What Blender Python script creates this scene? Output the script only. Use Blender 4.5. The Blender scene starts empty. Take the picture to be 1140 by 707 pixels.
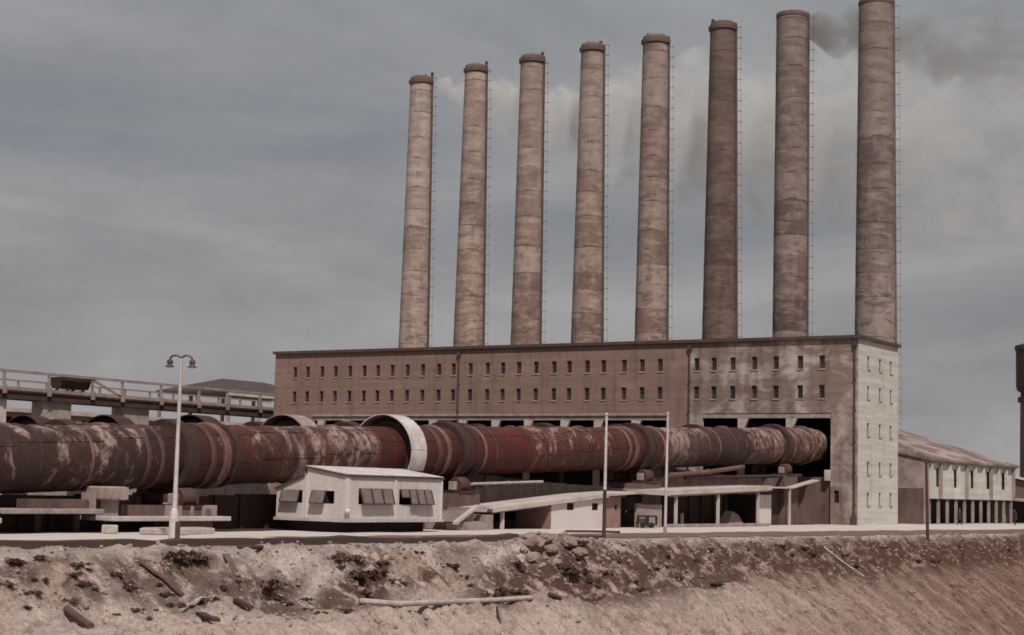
import bpy, bmesh, math, random
import numpy as np
from mathutils import Vector, Matrix, noise as mn
random.seed(7)
C = bpy.context.scene.collection
SC = bpy.context.scene
PI = math.pi
rad = math.radians

# ---------------------------------------------------------------- frame of reference
# world X runs along the long facade (from the near gable corner), Y runs out along the kilns, Z up; metres
FPX, PITCH, ROLL, YAW, CH, CX0, CY0 = 1895.5, .0999, .0249, .5708, 2.7386, 33.5123, 163.8449
ca, sa = math.cos(YAW), math.sin(YAW)
CAM = np.array([ca*CX0-sa*CY0, sa*CX0+ca*CY0, CH])
def w2(x, y, z): return np.array([-ca*x+sa*y, -sa*x-ca*y, z])
RV = w2(1, 0, 0); FV = w2(0, math.cos(PITCH), math.sin(PITCH)); UV = w2(0, -math.sin(PITCH), math.cos(PITCH))
cr, sr = math.cos(ROLL), math.sin(ROLL)
def ray(x, y):
    du, dv = x-570, y-353.5
    return FV + RV*((cr*du+sr*dv)/FPX) - UV*((-sr*du+cr*dv)/FPX)

# ---------------------------------------------------------------- materials
def nt_new(name):
    m = bpy.data.materials.new(name); m.use_nodes = True
    nt = m.node_tree; b = nt.nodes['Principled BSDF']
    return m, nt, b
def N(nt, t, **kw):
    n = nt.nodes.new(t)
    for k, v in kw.items():
        if k in n.inputs: n.inputs[k].default_value = v
        else: setattr(n, k, v)
    return n
def L(nt, a, b): nt.links.new(a, b)
def noise_node(nt, vec, scale, stretch=(1, 1, 1), detail=5, rough=.6, dist=0, loc=(0, 0, 0)):
    mp = N(nt, 'ShaderNodeMapping'); mp.inputs['Scale'].default_value = stretch; mp.inputs['Location'].default_value = loc
    L(nt, vec, mp.inputs['Vector'])
    n = N(nt, 'ShaderNodeTexNoise'); n.inputs['Scale'].default_value = scale; n.inputs['Detail'].default_value = detail
    n.inputs['Roughness'].default_value = rough; n.inputs['Distortion'].default_value = dist
    L(nt, mp.outputs[0], n.inputs['Vector'])
    return n.outputs['Fac']
def ramp(nt, fac, stops, interp='LINEAR'):
    r = N(nt, 'ShaderNodeValToRGB'); r.color_ramp.interpolation = interp
    e = r.color_ramp.elements
    while len(e) < len(stops): e.new(.5)
    for i, (p, c) in enumerate(stops):
        e[i].position = p; e[i].color = (c, c, c, 1) if isinstance(c, (int, float)) else (*c, 1)
    L(nt, fac, r.inputs['Fac'])
    return r.outputs['Color']
def mixc(nt, fac, a, b, mode='MIX'):
    m = N(nt, 'ShaderNodeMix', data_type='RGBA', blend_type=mode)
    for s, v in ((m.inputs[0], fac), (m.inputs[6], a), (m.inputs[7], b)):
        if isinstance(v, (int, float)): s.default_value = v
        elif isinstance(v, tuple): s.default_value = (*v, 1)
        else: L(nt, v, s)
    return m.outputs[2]
def mth(nt, op, a, b=0., c=None, clamp=False):
    m = N(nt, 'ShaderNodeMath', operation=op); m.use_clamp = clamp
    for i, v in enumerate((a, b) if c is None else (a, b, c)):
        if isinstance(v, (int, float)): m.inputs[i].default_value = v
        else: L(nt, v, m.inputs[i])
    return m.outputs[0]
def objco(nt): return N(nt, 'ShaderNodeTexCoord').outputs['Object']
def geoco(nt): return N(nt, 'ShaderNodeNewGeometry').outputs['Position']
def bump(nt, b, h, dist=.02, strength=.6):
    n = N(nt, 'ShaderNodeBump'); n.inputs['Distance'].default_value = dist; n.inputs['Strength'].default_value = strength
    L(nt, h, n.inputs['Height']); L(nt, n.outputs[0], b.inputs['Normal'])

def mat(name, base, dirt=None, scale=.8, stretch=(1, 1, 1), amt=(.4, .75), rough=.9, fine=9., fineamt=.25, metallic=0., bumpd=.012, world=True):
    """base colour mottled towards a dirt colour by two noises"""
    m, nt, b = nt_new(name)
    vec = geoco(nt) if world else objco(nt)
    dirt = dirt or tuple(c*.55 for c in base)
    n1 = noise_node(nt, vec, scale, stretch, 6, .62)
    col = mixc(nt, ramp(nt, n1, [(amt[0], 0.), (amt[1], 1.)]), base, dirt)
    n2 = noise_node(nt, vec, fine, (1, 1, 1), 3, .6)
    col = mixc(nt, 1., col, ramp(nt, n2, [(.3, 1-fineamt), (.7, 1+fineamt*.6)]), 'MULTIPLY')
    L(nt, col, b.inputs['Base Color'])
    b.inputs['Roughness'].default_value = rough; b.inputs['Metallic'].default_value = metallic
    if bumpd: bump(nt, b, n2, bumpd)
    return m

def wall_mat(name, base, stain, pale, course=.0, pale_amt=(.55, .75), streak_amt=(.5, .75)):
    """masonry: blotches, vertical run-off streaks, faint courses"""
    m, nt, b = nt_new(name); vec = geoco(nt)
    n1 = noise_node(nt, vec, .22, (1, 1, 1.6), 7, .65, .4)
    col = mixc(nt, ramp(nt, n1, [(pale_amt[0], 0.), (pale_amt[1], 1.)]), base, pale)
    n2 = noise_node(nt, vec, .8, (1.2, 1.2, .14), 5, .6)
    col = mixc(nt, ramp(nt, n2, [(streak_amt[0], 0.), (streak_amt[1], .75)]), col, stain)
    n3 = noise_node(nt, vec, .5, (.25, .25, 4.5), 4, .6)
    col = mixc(nt, 1., col, ramp(nt, n3, [(.35, .84), (.65, 1.1)]), 'MULTIPLY')
    n4 = noise_node(nt, vec, 5., (1, 1, 2.2), 4, .7)
    col = mixc(nt, 1., col, ramp(nt, n4, [(.3, .78), (.7, 1.18)]), 'MULTIPLY')
    L(nt, col, b.inputs['Base Color']); b.inputs['Roughness'].default_value = .93
    bump(nt, b, n4, .02)
    return m

M = {}
M['brick'] = wall_mat('brown_brick', (.225, .14, .115), (.10, .057, .048), (.285, .19, .162))
M['brick_pale'] = wall_mat('pale_brick', (.215, .152, .128), (.10, .064, .054), (.42, .355, .32), pale_amt=(.46, .58), streak_amt=(.45, .7))
M['render'] = wall_mat('end_render', (.50, .47, .42), (.33, .29, .255), (.58, .56, .51), streak_amt=(.55, .8))
M['dark_int'] = mat('shade_dark_interior', (.022, .012, .011), (.012, .007, .006), rough=1.)  # near-black colour stands in for shade in interiors, recesses and voids
M['roof_felt'] = mat('roof_felt', (.07, .05, .045))
M['trim'] = mat('dark_trim', (.085, .05, .043), scale=1.5)
M['trim_light'] = mat('light_trim', (.36, .29, .26), (.2, .14, .12), scale=1.2)
M['glass'] = mat('window_glass', (.022, .016, .015), (.05, .036, .03), scale=.9, rough=.3, bumpd=0)
M['frame'] = mat('window_frame', (.13, .085, .07))
M['concrete'] = mat('grey_concrete', (.34, .27, .245), (.17, .12, .105), scale=.7)
M['concrete_l'] = mat('pale_concrete', (.50, .43, .40), (.32, .25, .225), scale=.6)
M['concrete_b'] = mat('brown_concrete', (.15, .093, .078), (.06, .035, .03), scale=.9, stretch=(1, 1, .35))
M['white'] = mat('whitewash', (.57, .51, .485), (.46, .39, .36), scale=.5, stretch=(1, 1, .5), amt=(.5, .85), fineamt=.12)
M['shed_white'] = mat('shed_boards', (.53, .47, .445), (.40, .325, .30), scale=.7, stretch=(1.6, 1.6, .35), amt=(.45, .8), fineamt=.15)
M['tin'] = mat('tin_roof', (.60, .545, .52), (.42, .35, .33), scale=.8, rough=.6)
M['steel_d'] = mat('dark_steel', (.048, .022, .018), (.02, .010, .009), scale=1.2, rough=.95, world=False)
M['rust'] = mat('rusty_steel', (.095, .04, .031), (.04, .018, .015), scale=1., rough=.75, world=False)
M['rust_l'] = mat('light_rust', (.17, .085, .064), (.06, .027, .022), scale=1., rough=.7, world=False)
M['guard'] = mat('pale_guard', (.56, .50, .475), (.27, .20, .18), scale=.9, rough=.6, world=False, fineamt=.1)
M['lamp_paint'] = mat('pale_pole_paint', (.56, .50, .475), (.36, .29, .27), scale=.6, stretch=(3, 3, .5), rough=.6)
M['lamp_head'] = mat('lamp_enamel', (.07, .05, .047), rough=.5)
M['wood_d'] = mat('dark_wood', (.045, .026, .022), (.085, .052, .043), scale=2., stretch=(2, 2, .4))
M['wood_l'] = mat('weathered_wood', (.42, .35, .32), (.27, .2, .18), scale=2.)
M['sash'] = mat('sash_board', (.19, .145, .13), (.115, .08, .07), scale=1.5)
M['brown_dark'] = mat('timber_and_shade_brown', (.06, .033, .027), (.025, .014, .012))  # timber brown; also puts shade into walls and column feet under the kilns
M['coat'] = mat('dark_cloth', (.03, .022, .022)); M['skin'] = mat('skin', (.42, .26, .2)); M['hair'] = mat('hair', (.02, .012, .01))
M['weed'] = mat('dry_weed', (.10, .058, .044), (.06, .034, .026), scale=3.)
M['weed_b'] = mat('dry_brown_weed', (.16, .098, .074), (.07, .04, .03), scale=3.)
M['collar'] = mat('sooted_collar', (.13, .085, .072), (.075, .046, .039), scale=1.2)
M['rail'] = mat('ladder_steel', (.13, .098, .086))
M['stone'] = mat('bank_stone', (.31, .228, .195), (.17, .11, .09), scale=2.)

def chimney_mat(i, base, dark, pale, hi):
    m, nt, b = nt_new('chimney_concrete'); vec = objco(nt)
    sep = N(nt, 'ShaderNodeSeparateXYZ'); L(nt, vec, sep.inputs[0]); z = sep.outputs['Z']
    lift = mth(nt, 'ADD', mth(nt, 'DIVIDE', z, 2.9), mth(nt, 'MULTIPLY', noise_node(nt, vec, .09, (.1, .1, 1), 2, .5, loc=(i*4.7, 0, 0)), 2.2))
    wn = N(nt, 'ShaderNodeTexWhiteNoise', noise_dimensions='1D'); L(nt, mth(nt, 'ADD', mth(nt, 'FLOOR', lift), i*17.3), wn.inputs['W'])
    n0 = noise_node(nt, vec, .16, (.8, .8, 1.5), 4, .6, loc=(i*9.1, 0, 0))
    f = mth(nt, 'ADD', mth(nt, 'MULTIPLY', wn.outputs['Value'], .55), mth(nt, 'MULTIPLY', n0, .55))
    col = ramp(nt, f, [(.2, dark), (.5, base), (.85, pale)])
    n1 = noise_node(nt, vec, .75, (1, 1, .3), 6, .68, .3, loc=(0, i*5.7, 0))
    col = mixc(nt, ramp(nt, n1, [(.5, 0.), (.72, .8)]), col, pale)
    n2 = noise_node(nt, vec, .9, (1.3, 1.3, .25), 6, .66, loc=(i*3.3, 0, 7))
    col = mixc(nt, ramp(nt, n2, [(.52, 0.), (.72, .8)]), col, dark)
    n3 = noise_node(nt, vec, .9, (.45, .45, 1.5), 6, .7, .3, loc=(i*2.3, 4, 0))
    col = mixc(nt, ramp(nt, n3, [(.5, 0.), (.66, .75)]), col, tuple(c*1.12 for c in pale))
    n4 = noise_node(nt, vec, 1.1, (.5, .5, 1.3), 6, .7, .3, loc=(i*6.3, 9, 0))
    col = mixc(nt, ramp(nt, n4, [(.5, 0.), (.63, .7)]), col, tuple(c*.75 for c in dark))
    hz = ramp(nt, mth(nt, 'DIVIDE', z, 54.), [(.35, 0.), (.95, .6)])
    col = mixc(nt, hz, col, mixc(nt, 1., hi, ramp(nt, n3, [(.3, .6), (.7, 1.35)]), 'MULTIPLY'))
    col = mixc(nt, 1., col, (.84, .79, .77), 'MULTIPLY')
    fr = mth(nt, 'FRACT', lift)
    wob = noise_node(nt, vec, .6, (1, 1, .1), 2, .5)
    ln = mth(nt, 'LESS_THAN', fr, mth(nt, 'MULTIPLY', ramp(nt, wob, [(.4, 0.), (.6, 1.)]), .07))
    col = mixc(nt, mth(nt, 'MULTIPLY', ln, .7), col, tuple(c*.6 for c in dark))
    L(nt, col, b.inputs['Base Color']); b.inputs['Roughness'].default_value = .93
    bump(nt, b, n1, .03)
    return m

def kiln_mat(seed):
    m, nt, b = nt_new('kiln_shell_rust'); vec = objco(nt)
    sep = N(nt, 'ShaderNodeSeparateXYZ'); L(nt, vec, sep.inputs[0]); y = mth(nt, 'DIVIDE', mth(nt, 'ADD', sep.outputs['Y'], 6.), 130.)
    def st(l, c=1.): return [((v+6)/130., k) for v, k in l]
    warp = noise_node(nt, vec, .8, (1, .6, 1), 3, .6)
    y = mth(nt, 'ADD', y, mth(nt, 'MULTIPLY', mth(nt, 'SUBTRACT', warp, .5), .006))
    tone = ramp(nt, y, st([(-5.5, (.20, .14, .115)), (3, (.22, .155, .13)), (9, (.15, .095, .08)), (16, (.20, .13, .105)), (17.2, (.075, .04, .034)), (25, (.10, .055, .045)), (32, (.23, .165, .145)),
        (33.2, (.12, .036, .026)), (42, (.13, .046, .032)), (53, (.19, .062, .038)), (53.4, (.17, .032, .022)), (63, (.125, .03, .022)), (71.2, (.12, .032, .024)), (71.6, (.20, .088, .06)),
        (80, (.14, .06, .042)), (85, (.12, .038, .028)), (90, (.05, .022, .018)), (95, (.085, .05, .042)), (104, (.06, .035, .029)), (122, (.06, .033, .028))]))
    pale = ramp(nt, y, st([(-5.5, .55), (8, .55), (16, .62), (17.5, .2), (25, .3), (27, .62), (32, .66), (33.5, .2), (43, .3), (52.8, .56), (53.6, .16), (71.2, .18), (71.8, .66), (79, .5), (81, .34), (85, .25), (89, .2), (91, .42), (95, .54), (98, .4), (122, .42)]))
    n1 = noise_node(nt, vec, .95, (1, 1.1, .75), 8, .74, .5, loc=(seed*7.7, seed*3.1, 0))
    n1b = noise_node(nt, vec, .34, (.35, 2.6, .35), 5, .65, .3, loc=(seed*1.7, 3, 0))
    # pale scale slightly favours the top of the shell
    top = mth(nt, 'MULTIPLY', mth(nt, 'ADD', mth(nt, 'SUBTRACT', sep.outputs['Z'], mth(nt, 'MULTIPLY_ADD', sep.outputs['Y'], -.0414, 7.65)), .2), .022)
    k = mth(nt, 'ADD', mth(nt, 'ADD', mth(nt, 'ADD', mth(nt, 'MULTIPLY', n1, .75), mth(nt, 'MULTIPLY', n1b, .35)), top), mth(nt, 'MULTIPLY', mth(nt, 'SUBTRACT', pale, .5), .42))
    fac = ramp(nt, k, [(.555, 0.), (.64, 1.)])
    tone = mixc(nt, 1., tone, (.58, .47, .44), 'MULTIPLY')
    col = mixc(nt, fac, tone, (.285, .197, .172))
    n2 = noise_node(nt, vec, .95, (.8, 1.2, .8), 7, .74, .4, loc=(0, seed*5.1, 4))
    col = mixc(nt, ramp(nt, n2, [(.47, 0.), (.58, .9)]), col, (.038, .016, .013))
    if seed == 0:      # a big bare patch on the bleached length
        vd = N(nt, 'ShaderNodeVectorMath', operation='MULTIPLY_ADD'); L(nt, vec, vd.inputs[0]); vd.inputs[1].default_value = (.0, .62, 1.); vd.inputs[2].default_value = (0, -27.6*.62, -6.75)
        ln_ = N(nt, 'ShaderNodeVectorMath', operation='LENGTH'); L(nt, vd.outputs[0], ln_.inputs[0])
        xneg = mth(nt, 'LESS_THAN', sep.outputs['X'], 0.)
        pk = mth(nt, 'MULTIPLY', xneg, ramp(nt, mth(nt, 'ADD', ln_.outputs['Value'], mth(nt, 'MULTIPLY', n1, 1.2)), [(.0, 1.), (.62, 1.)] and [(.95, .9), (1.25, 0.)]) if False else mth(nt, 'SUBTRACT', 1.9, mth(nt, 'MULTIPLY_ADD', n1, 1.6, ln_.outputs['Value'])), clamp=True)
        col = mixc(nt, mth(nt, 'MULTIPLY', mth(nt, 'MULTIPLY', pk, 4., clamp=True), .85), col, (.05, .027, .022))
    n3 = noise_node(nt, vec, 4., (1, 1, 1), 5, .7)
    col = mixc(nt, 1., col, ramp(nt, n3, [(.3, .6), (.7, 1.35)]), 'MULTIPLY')
    L(nt, col, b.inputs['Base Color']); b.inputs['Roughness'].default_value = .62; b.inputs['Specular IOR Level'].default_value = .35
    bump(nt, b, n3, .02)
    return m

# ---------------------------------------------------------------- object helpers
def obj(name, bm, m, parent=None, smooth=False):
    me = bpy.data.meshes.new(name); bm.normal_update(); bm.to_mesh(me); bm.free()
    for x in (m if isinstance(m, (list, tuple)) else [m]): me.materials.append(x)
    if smooth:
        me.polygons.foreach_set('use_smooth', [True]*len(me.polygons))
        try: me.set_sharp_from_angle(angle=rad(40))
        except Exception: pass
    o = bpy.data.objects.new(name, me); C.objects.link(o)
    if parent: o.parent = parent
    return o
def tag(o, label, cat, group=None):
    o['label'] = label; o['category'] = cat
    if group: o['group'] = group
    return o
def thing(name, label, cat, loc=(0, 0, 0), rotz=0, group=None):
    o = bpy.data.objects.new(name, None); C.objects.link(o); o.location = loc; o.rotation_euler = (0, 0, rotz)
    o.empty_display_size = .5
    return tag(o, label, cat, group)
def dup(root, loc, rotz=None, label=None, group=None, scale=None):
    r = root.copy(); C.objects.link(r); r.location = loc
    if rotz is not None: r.rotation_euler = (0, 0, rotz)
    if label: r['label'] = label
    if group: r['group'] = group
    if scale: r.scale = scale
    for ch in list(root.children):
        c = ch.copy(); C.objects.link(c); c.parent = r
        for g in list(ch.children):
            d = g.copy(); C.objects.link(d); d.parent = c
    return r
def B(): return bmesh.new()
def box(bm, x0, x1, y0, y1, z0, z1, bev=0.):
    vs = [bm.verts.new(p) for p in ((x0, y0, z0), (x1, y0, z0), (x1, y1, z0), (x0, y1, z0), (x0, y0, z1), (x1, y0, z1), (x1, y1, z1), (x0, y1, z1))]
    fs = [bm.faces.new([vs[i] for i in f]) for f in ((3, 2, 1, 0), (4, 5, 6, 7), (0, 1, 5, 4), (1, 2, 6, 5), (2, 3, 7, 6), (3, 0, 4, 7))]
    if bev:
        es = {e for f in fs for e in f.edges}
        bmesh.ops.bevel(bm, geom=list(es), offset=bev, segments=1, affect='EDGES')
    return bm
def hexa(bm, pts):
    """pts: 4 bottom (ccw) + 4 top"""
    vs = [bm.verts.new(p) for p in pts]
    for f in ((3, 2, 1, 0), (4, 5, 6, 7), (0, 1, 5, 4), (1, 2, 6, 5), (2, 3, 7, 6), (3, 0, 4, 7)): bm.faces.new([vs[i] for i in f])
    return bm
def bar(bm, a, b, w, h=None, up=(0, 0, 1)):
    h = h or w; a = Vector(a); b = Vector(b); d = (b-a).normalized(); up = Vector(up)
    if abs(d.dot(up)) > .98: up = Vector((1, 0, 0))
    s = d.cross(up).normalized(); t = s.cross(d)
    hexa(bm, [a-s*w/2-t*h/2, a+s*w/2-t*h/2, b+s*w/2-t*h/2, b-s*w/2-t*h/2, a-s*w/2+t*h/2, a+s*w/2+t*h/2, b+s*w/2+t*h/2, b-s*w/2+t*h/2])
    return bm
def lathe(bm, prof, origin=(0, 0, 0), axis=(0, 0, 1), n=32, cap=True):
    """prof: (radius, position along axis)"""
    ax = Vector(axis).normalized(); o = Vector(origin)
    s = ax.cross(Vector((0, 0, 1)) if abs(ax.z) < .9 else Vector((1, 0, 0))).normalized(); t = ax.cross(s)
    rings = []
    for r, p in prof:
        rings.append([bm.verts.new(o+ax*p+(s*math.cos(2*PI*k/n)+t*math.sin(2*PI*k/n))*r) for k in range(n)])
    for a, b in zip(rings, rings[1:]):
        for k in range(n): bm.faces.new((a[k], a[(k+1) % n], b[(k+1) % n], b[k]))
    if cap:
        bm.faces.new(rings[0][::-1]); bm.faces.new(rings[-1])
    return bm
def tube(bm, pts, r, n=8, r2=None):
    pts = [Vector(p) for p in pts]; rings = []; r2 = r2 if r2 is not None else r
    for i, p in enumerate(pts):
        d = (pts[min(i+1, len(pts)-1)]-pts[max(i-1, 0)]).normalized()
        s = d.cross(Vector((0, 0, 1)) if abs(d.z) < .9 else Vector((1, 0, 0))).normalized(); t = s.cross(d)
        q = r+(r2-r)*i/max(1, len(pts)-1)
        rings.append([bm.verts.new(p+(s*math.cos(2*PI*k/n)+t*math.sin(2*PI*k/n))*q) for k in range(n)])
    for a, b in zip(rings, rings[1:]):
        for k in range(n): bm.faces.new((a[k], a[(k+1) % n], b[(k+1) % n], b[k]))
    bm.faces.new(rings[0][::-1]); bm.faces.new(rings[-1])
    bmesh.ops.recalc_face_normals(bm, faces=bm.faces)
    return bm
def wall(bm, o, du, nrm, Lw, H, ops, depth=.35, z0=0.):
    """front sheet of a wall with real openings and reveals; o: origin, du: direction along, nrm: outward normal"""
    o = Vector(o); du = Vector(du); nrm = Vector(nrm); up = Vector((0, 0, 1))
    A = sorted({0., Lw, *[a for q in ops for a in q[:2]]}); Z = sorted({z0, H, *[z for q in ops for z in q[2:4]]})
    A = [a for a in A if 0 <= a <= Lw]; Z = [z for z in Z if z0 <= z <= H]
    cache = {}
    def V(a, z, d=0.):
        k = (round(a, 4), round(z, 4), d)
        if k not in cache: cache[k] = bm.verts.new(o+du*a+up*z-nrm*d)
        return cache[k]
    def inside(a, z): return any(q[0] < a < q[1] and q[2] < z < q[3] for q in ops)
    flip = du.cross(up).dot(nrm) < 0
    def F(l): bm.faces.new(l[::-1] if flip else l)
    nA, nZ = len(A)-1, len(Z)-1
    solid = [[not inside((A[i]+A[i+1])/2, (Z[j]+Z[j+1])/2) for j in range(nZ)] for i in range(nA)]
    for i in range(nA):
        for j in range(nZ):
            a0, a1, c0, c1 = A[i], A[i+1], Z[j], Z[j+1]
            if solid[i][j]:
                F([V(a0, c0), V(a1, c0), V(a1, c1), V(a0, c1)])
            else:
                if i and solid[i-1][j]: F([V(a0, c0), V(a0, c1), V(a0, c1, depth), V(a0, c0, depth)][::-1])
                if i < nA-1 and solid[i+1][j]: F([V(a1, c0), V(a1, c1), V(a1, c1, depth), V(a1, c0, depth)])
                if j and solid[i][j-1]: F([V(a0, c0), V(a1, c0), V(a1, c0, depth), V(a0, c0, depth)])
                if j < nZ-1 and solid[i][j+1]: F([V(a0, c1), V(a1, c1), V(a1, c1, depth), V(a0, c1, depth)][::-1])
    return bm
def fbm(x, y, z=0., o=4): return mn.fractal(Vector((x, y, z)), 1., 2., o)

# ---------------------------------------------------------------- terrain
def sstep(a, b, x):
    t = np.clip((x-a)/(b-a), 0, 1); return t*t*(3-2*t)
def edge_u(v): return np.clip(-11.7-.094*(108-np.clip(v, -150, 130)), -34, -9)
def base_h(u, v):
    s = edge_u(v)-u
    bw = .9*sstep(58, 70, v)+2.2*sstep(92, 104, v)
    sm = np.maximum(s+.0, 0)
    soft = np.where(s < .8, np.maximum(s+.4, 0)**2/(2*1.2)*.78, .78*(s-.2))      # rounded lip
    soft = np.where(s < -.4, 0, soft)
    z1 = -soft
    lip = 3.3
    z = np.where(s < lip, z1, -.78*(lip-.2)-.06*np.clip(s-lip, 0, bw)-.74*np.maximum(s-lip-bw, 0))
    z = np.maximum(z, -9.)
    z = np.where(s > 34, -9+10.1*sstep(36, 49.5, s), z)
    return z, s
def terr(u, v):
    """height at one point, with lumps"""
    z, s = base_h(np.float64(u), np.float64(v)); z = float(z); s = float(s)
    if -3 < s < 30:
        m = min(1, max(0, (s+.6)/1.2))
        rough = .55+.45*math.exp(-((v-80)/22)**2)
        g = fbm(v*.5+s*.05, s*.12, 3., 4)*.30-abs(fbm(v*.8+s*.12, s*.16, 9., 4))*.75*rough+.2-abs(fbm(v*2.1, s*.5, 19., 3))*.26+fbm(u*2.6, v*2.6, 1., 3)*.13*rough
        z += m*g
        rg = max(0., fbm(u*.9, v*.9, 5., 4))*.5*math.exp(-((s-1.4)/1.8)**2)      # clods near the lip
        z += rg
        for (mu, mv, mr, mh) in ((-14.2, 81.5, 1.3, .42), (-14.9, 79.0, 1.2, .36), (-14.6, 76.3, .9, .2)):
            z += mh*math.exp(-((u-mu)**2+(v-mv)**2)/mr**2)
    z += (fbm(u*.25, v*.25, 2., 3)*.045+fbm(u*1.3, v*1.3, 4., 3)*.012) * (1 if s > -18 else 0)
    return z
def hit(px, py):
    """the ground point seen at a spot of the photograph (metres)"""
    d = ray(px, py); t = 30.
    while t < 400:
        p = CAM+d*t
        if p[2] < terr(p[0], p[1]): break
        t += .25
    return p
def grid_axis(segs):
    out = []
    for a, b, st in segs:
        n = max(1, round((b-a)/st)); out += [a+(b-a)*i/n for i in range(n)]
    out.append(segs[-1][1]); return np.array(out)
ua = grid_axis([(-3000, -400, 650), (-400, -70, 55), (-70, -42, 2.), (-42, -28, .4), (-28, -8, .16), (-8, 6, .7), (6, 120, 6), (120, 400, 40), (400, 4000, 600)])
va = grid_axis([(-4000, -400, 600), (-400, -120, 40), (-120, -60, 5), (-60, 20, .5), (20, 118, .22), (118, 135, 1.), (135, 200, 5), (200, 3000, 700)])
# photo-located patches of darker rubble / pale spill on the bank (real soil colours)
dark_px = [(230, 655, 40, 20, .7), (150, 640, 40, 20, .5), (265, 650, 22, 24, .8), (300, 668, 60, 12, .7), (480, 640, 30, 16, .5), (590, 640, 40, 20, .7), (760, 625, 60, 24, .8), (820, 630, 40, 18, .5), (890, 622, 40, 12, .5), (20, 640, 30, 12, .5), (80, 645, 30, 14, .5), (205, 640, 60, 26, .5), (390, 622, 45, 16, 1.), (402, 645, 26, 26, 1.), (330, 676, 46, 10, .8), (60, 625, 25, 12, .4), (110, 662, 25, 14, .5), (215, 622, 30, 9, .8), (520, 620, 26, 20, .5), (555, 662, 26, 14, .7),
           (640, 640, 60, 22, .9), (700, 640, 80, 30, .9), (780, 640, 45, 20, .55), (860, 612, 50, 10, .55), (940, 622, 60, 16, .6), (1010, 620, 60, 14, .5), (1120, 610, 40, 14, .5), (175, 668, 35, 10, .6)]
pale_px = [(330, 618, 70, 20, .8), (362, 640, 26, 12, 1.), (90, 700, 90, 12, .5), (250, 690, 120, 12, .5), (560, 615, 45, 12, .8), (600, 606, 30, 6, .6), (470, 690, 80, 18, .35), (620, 690, 60, 18, .4), (30, 618, 60, 6, .7), (230, 612, 80, 5, .7), (800, 668, 60, 18, .25)]
def patch_uv(l):
    out = []
    for px, py, rx, ry, k in l:
        p = hit(px, py); a = hit(px+rx, py); b = hit(px, py+ry) if py+ry < 706 else hit(px, py-ry)
        out.append((p[0], p[1], a[0]-p[0], a[1]-p[1], b[0]-p[0], b[1]-p[1], k))
    return out
DP, PP = patch_uv(dark_px), patch_uv(pale_px)
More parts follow.
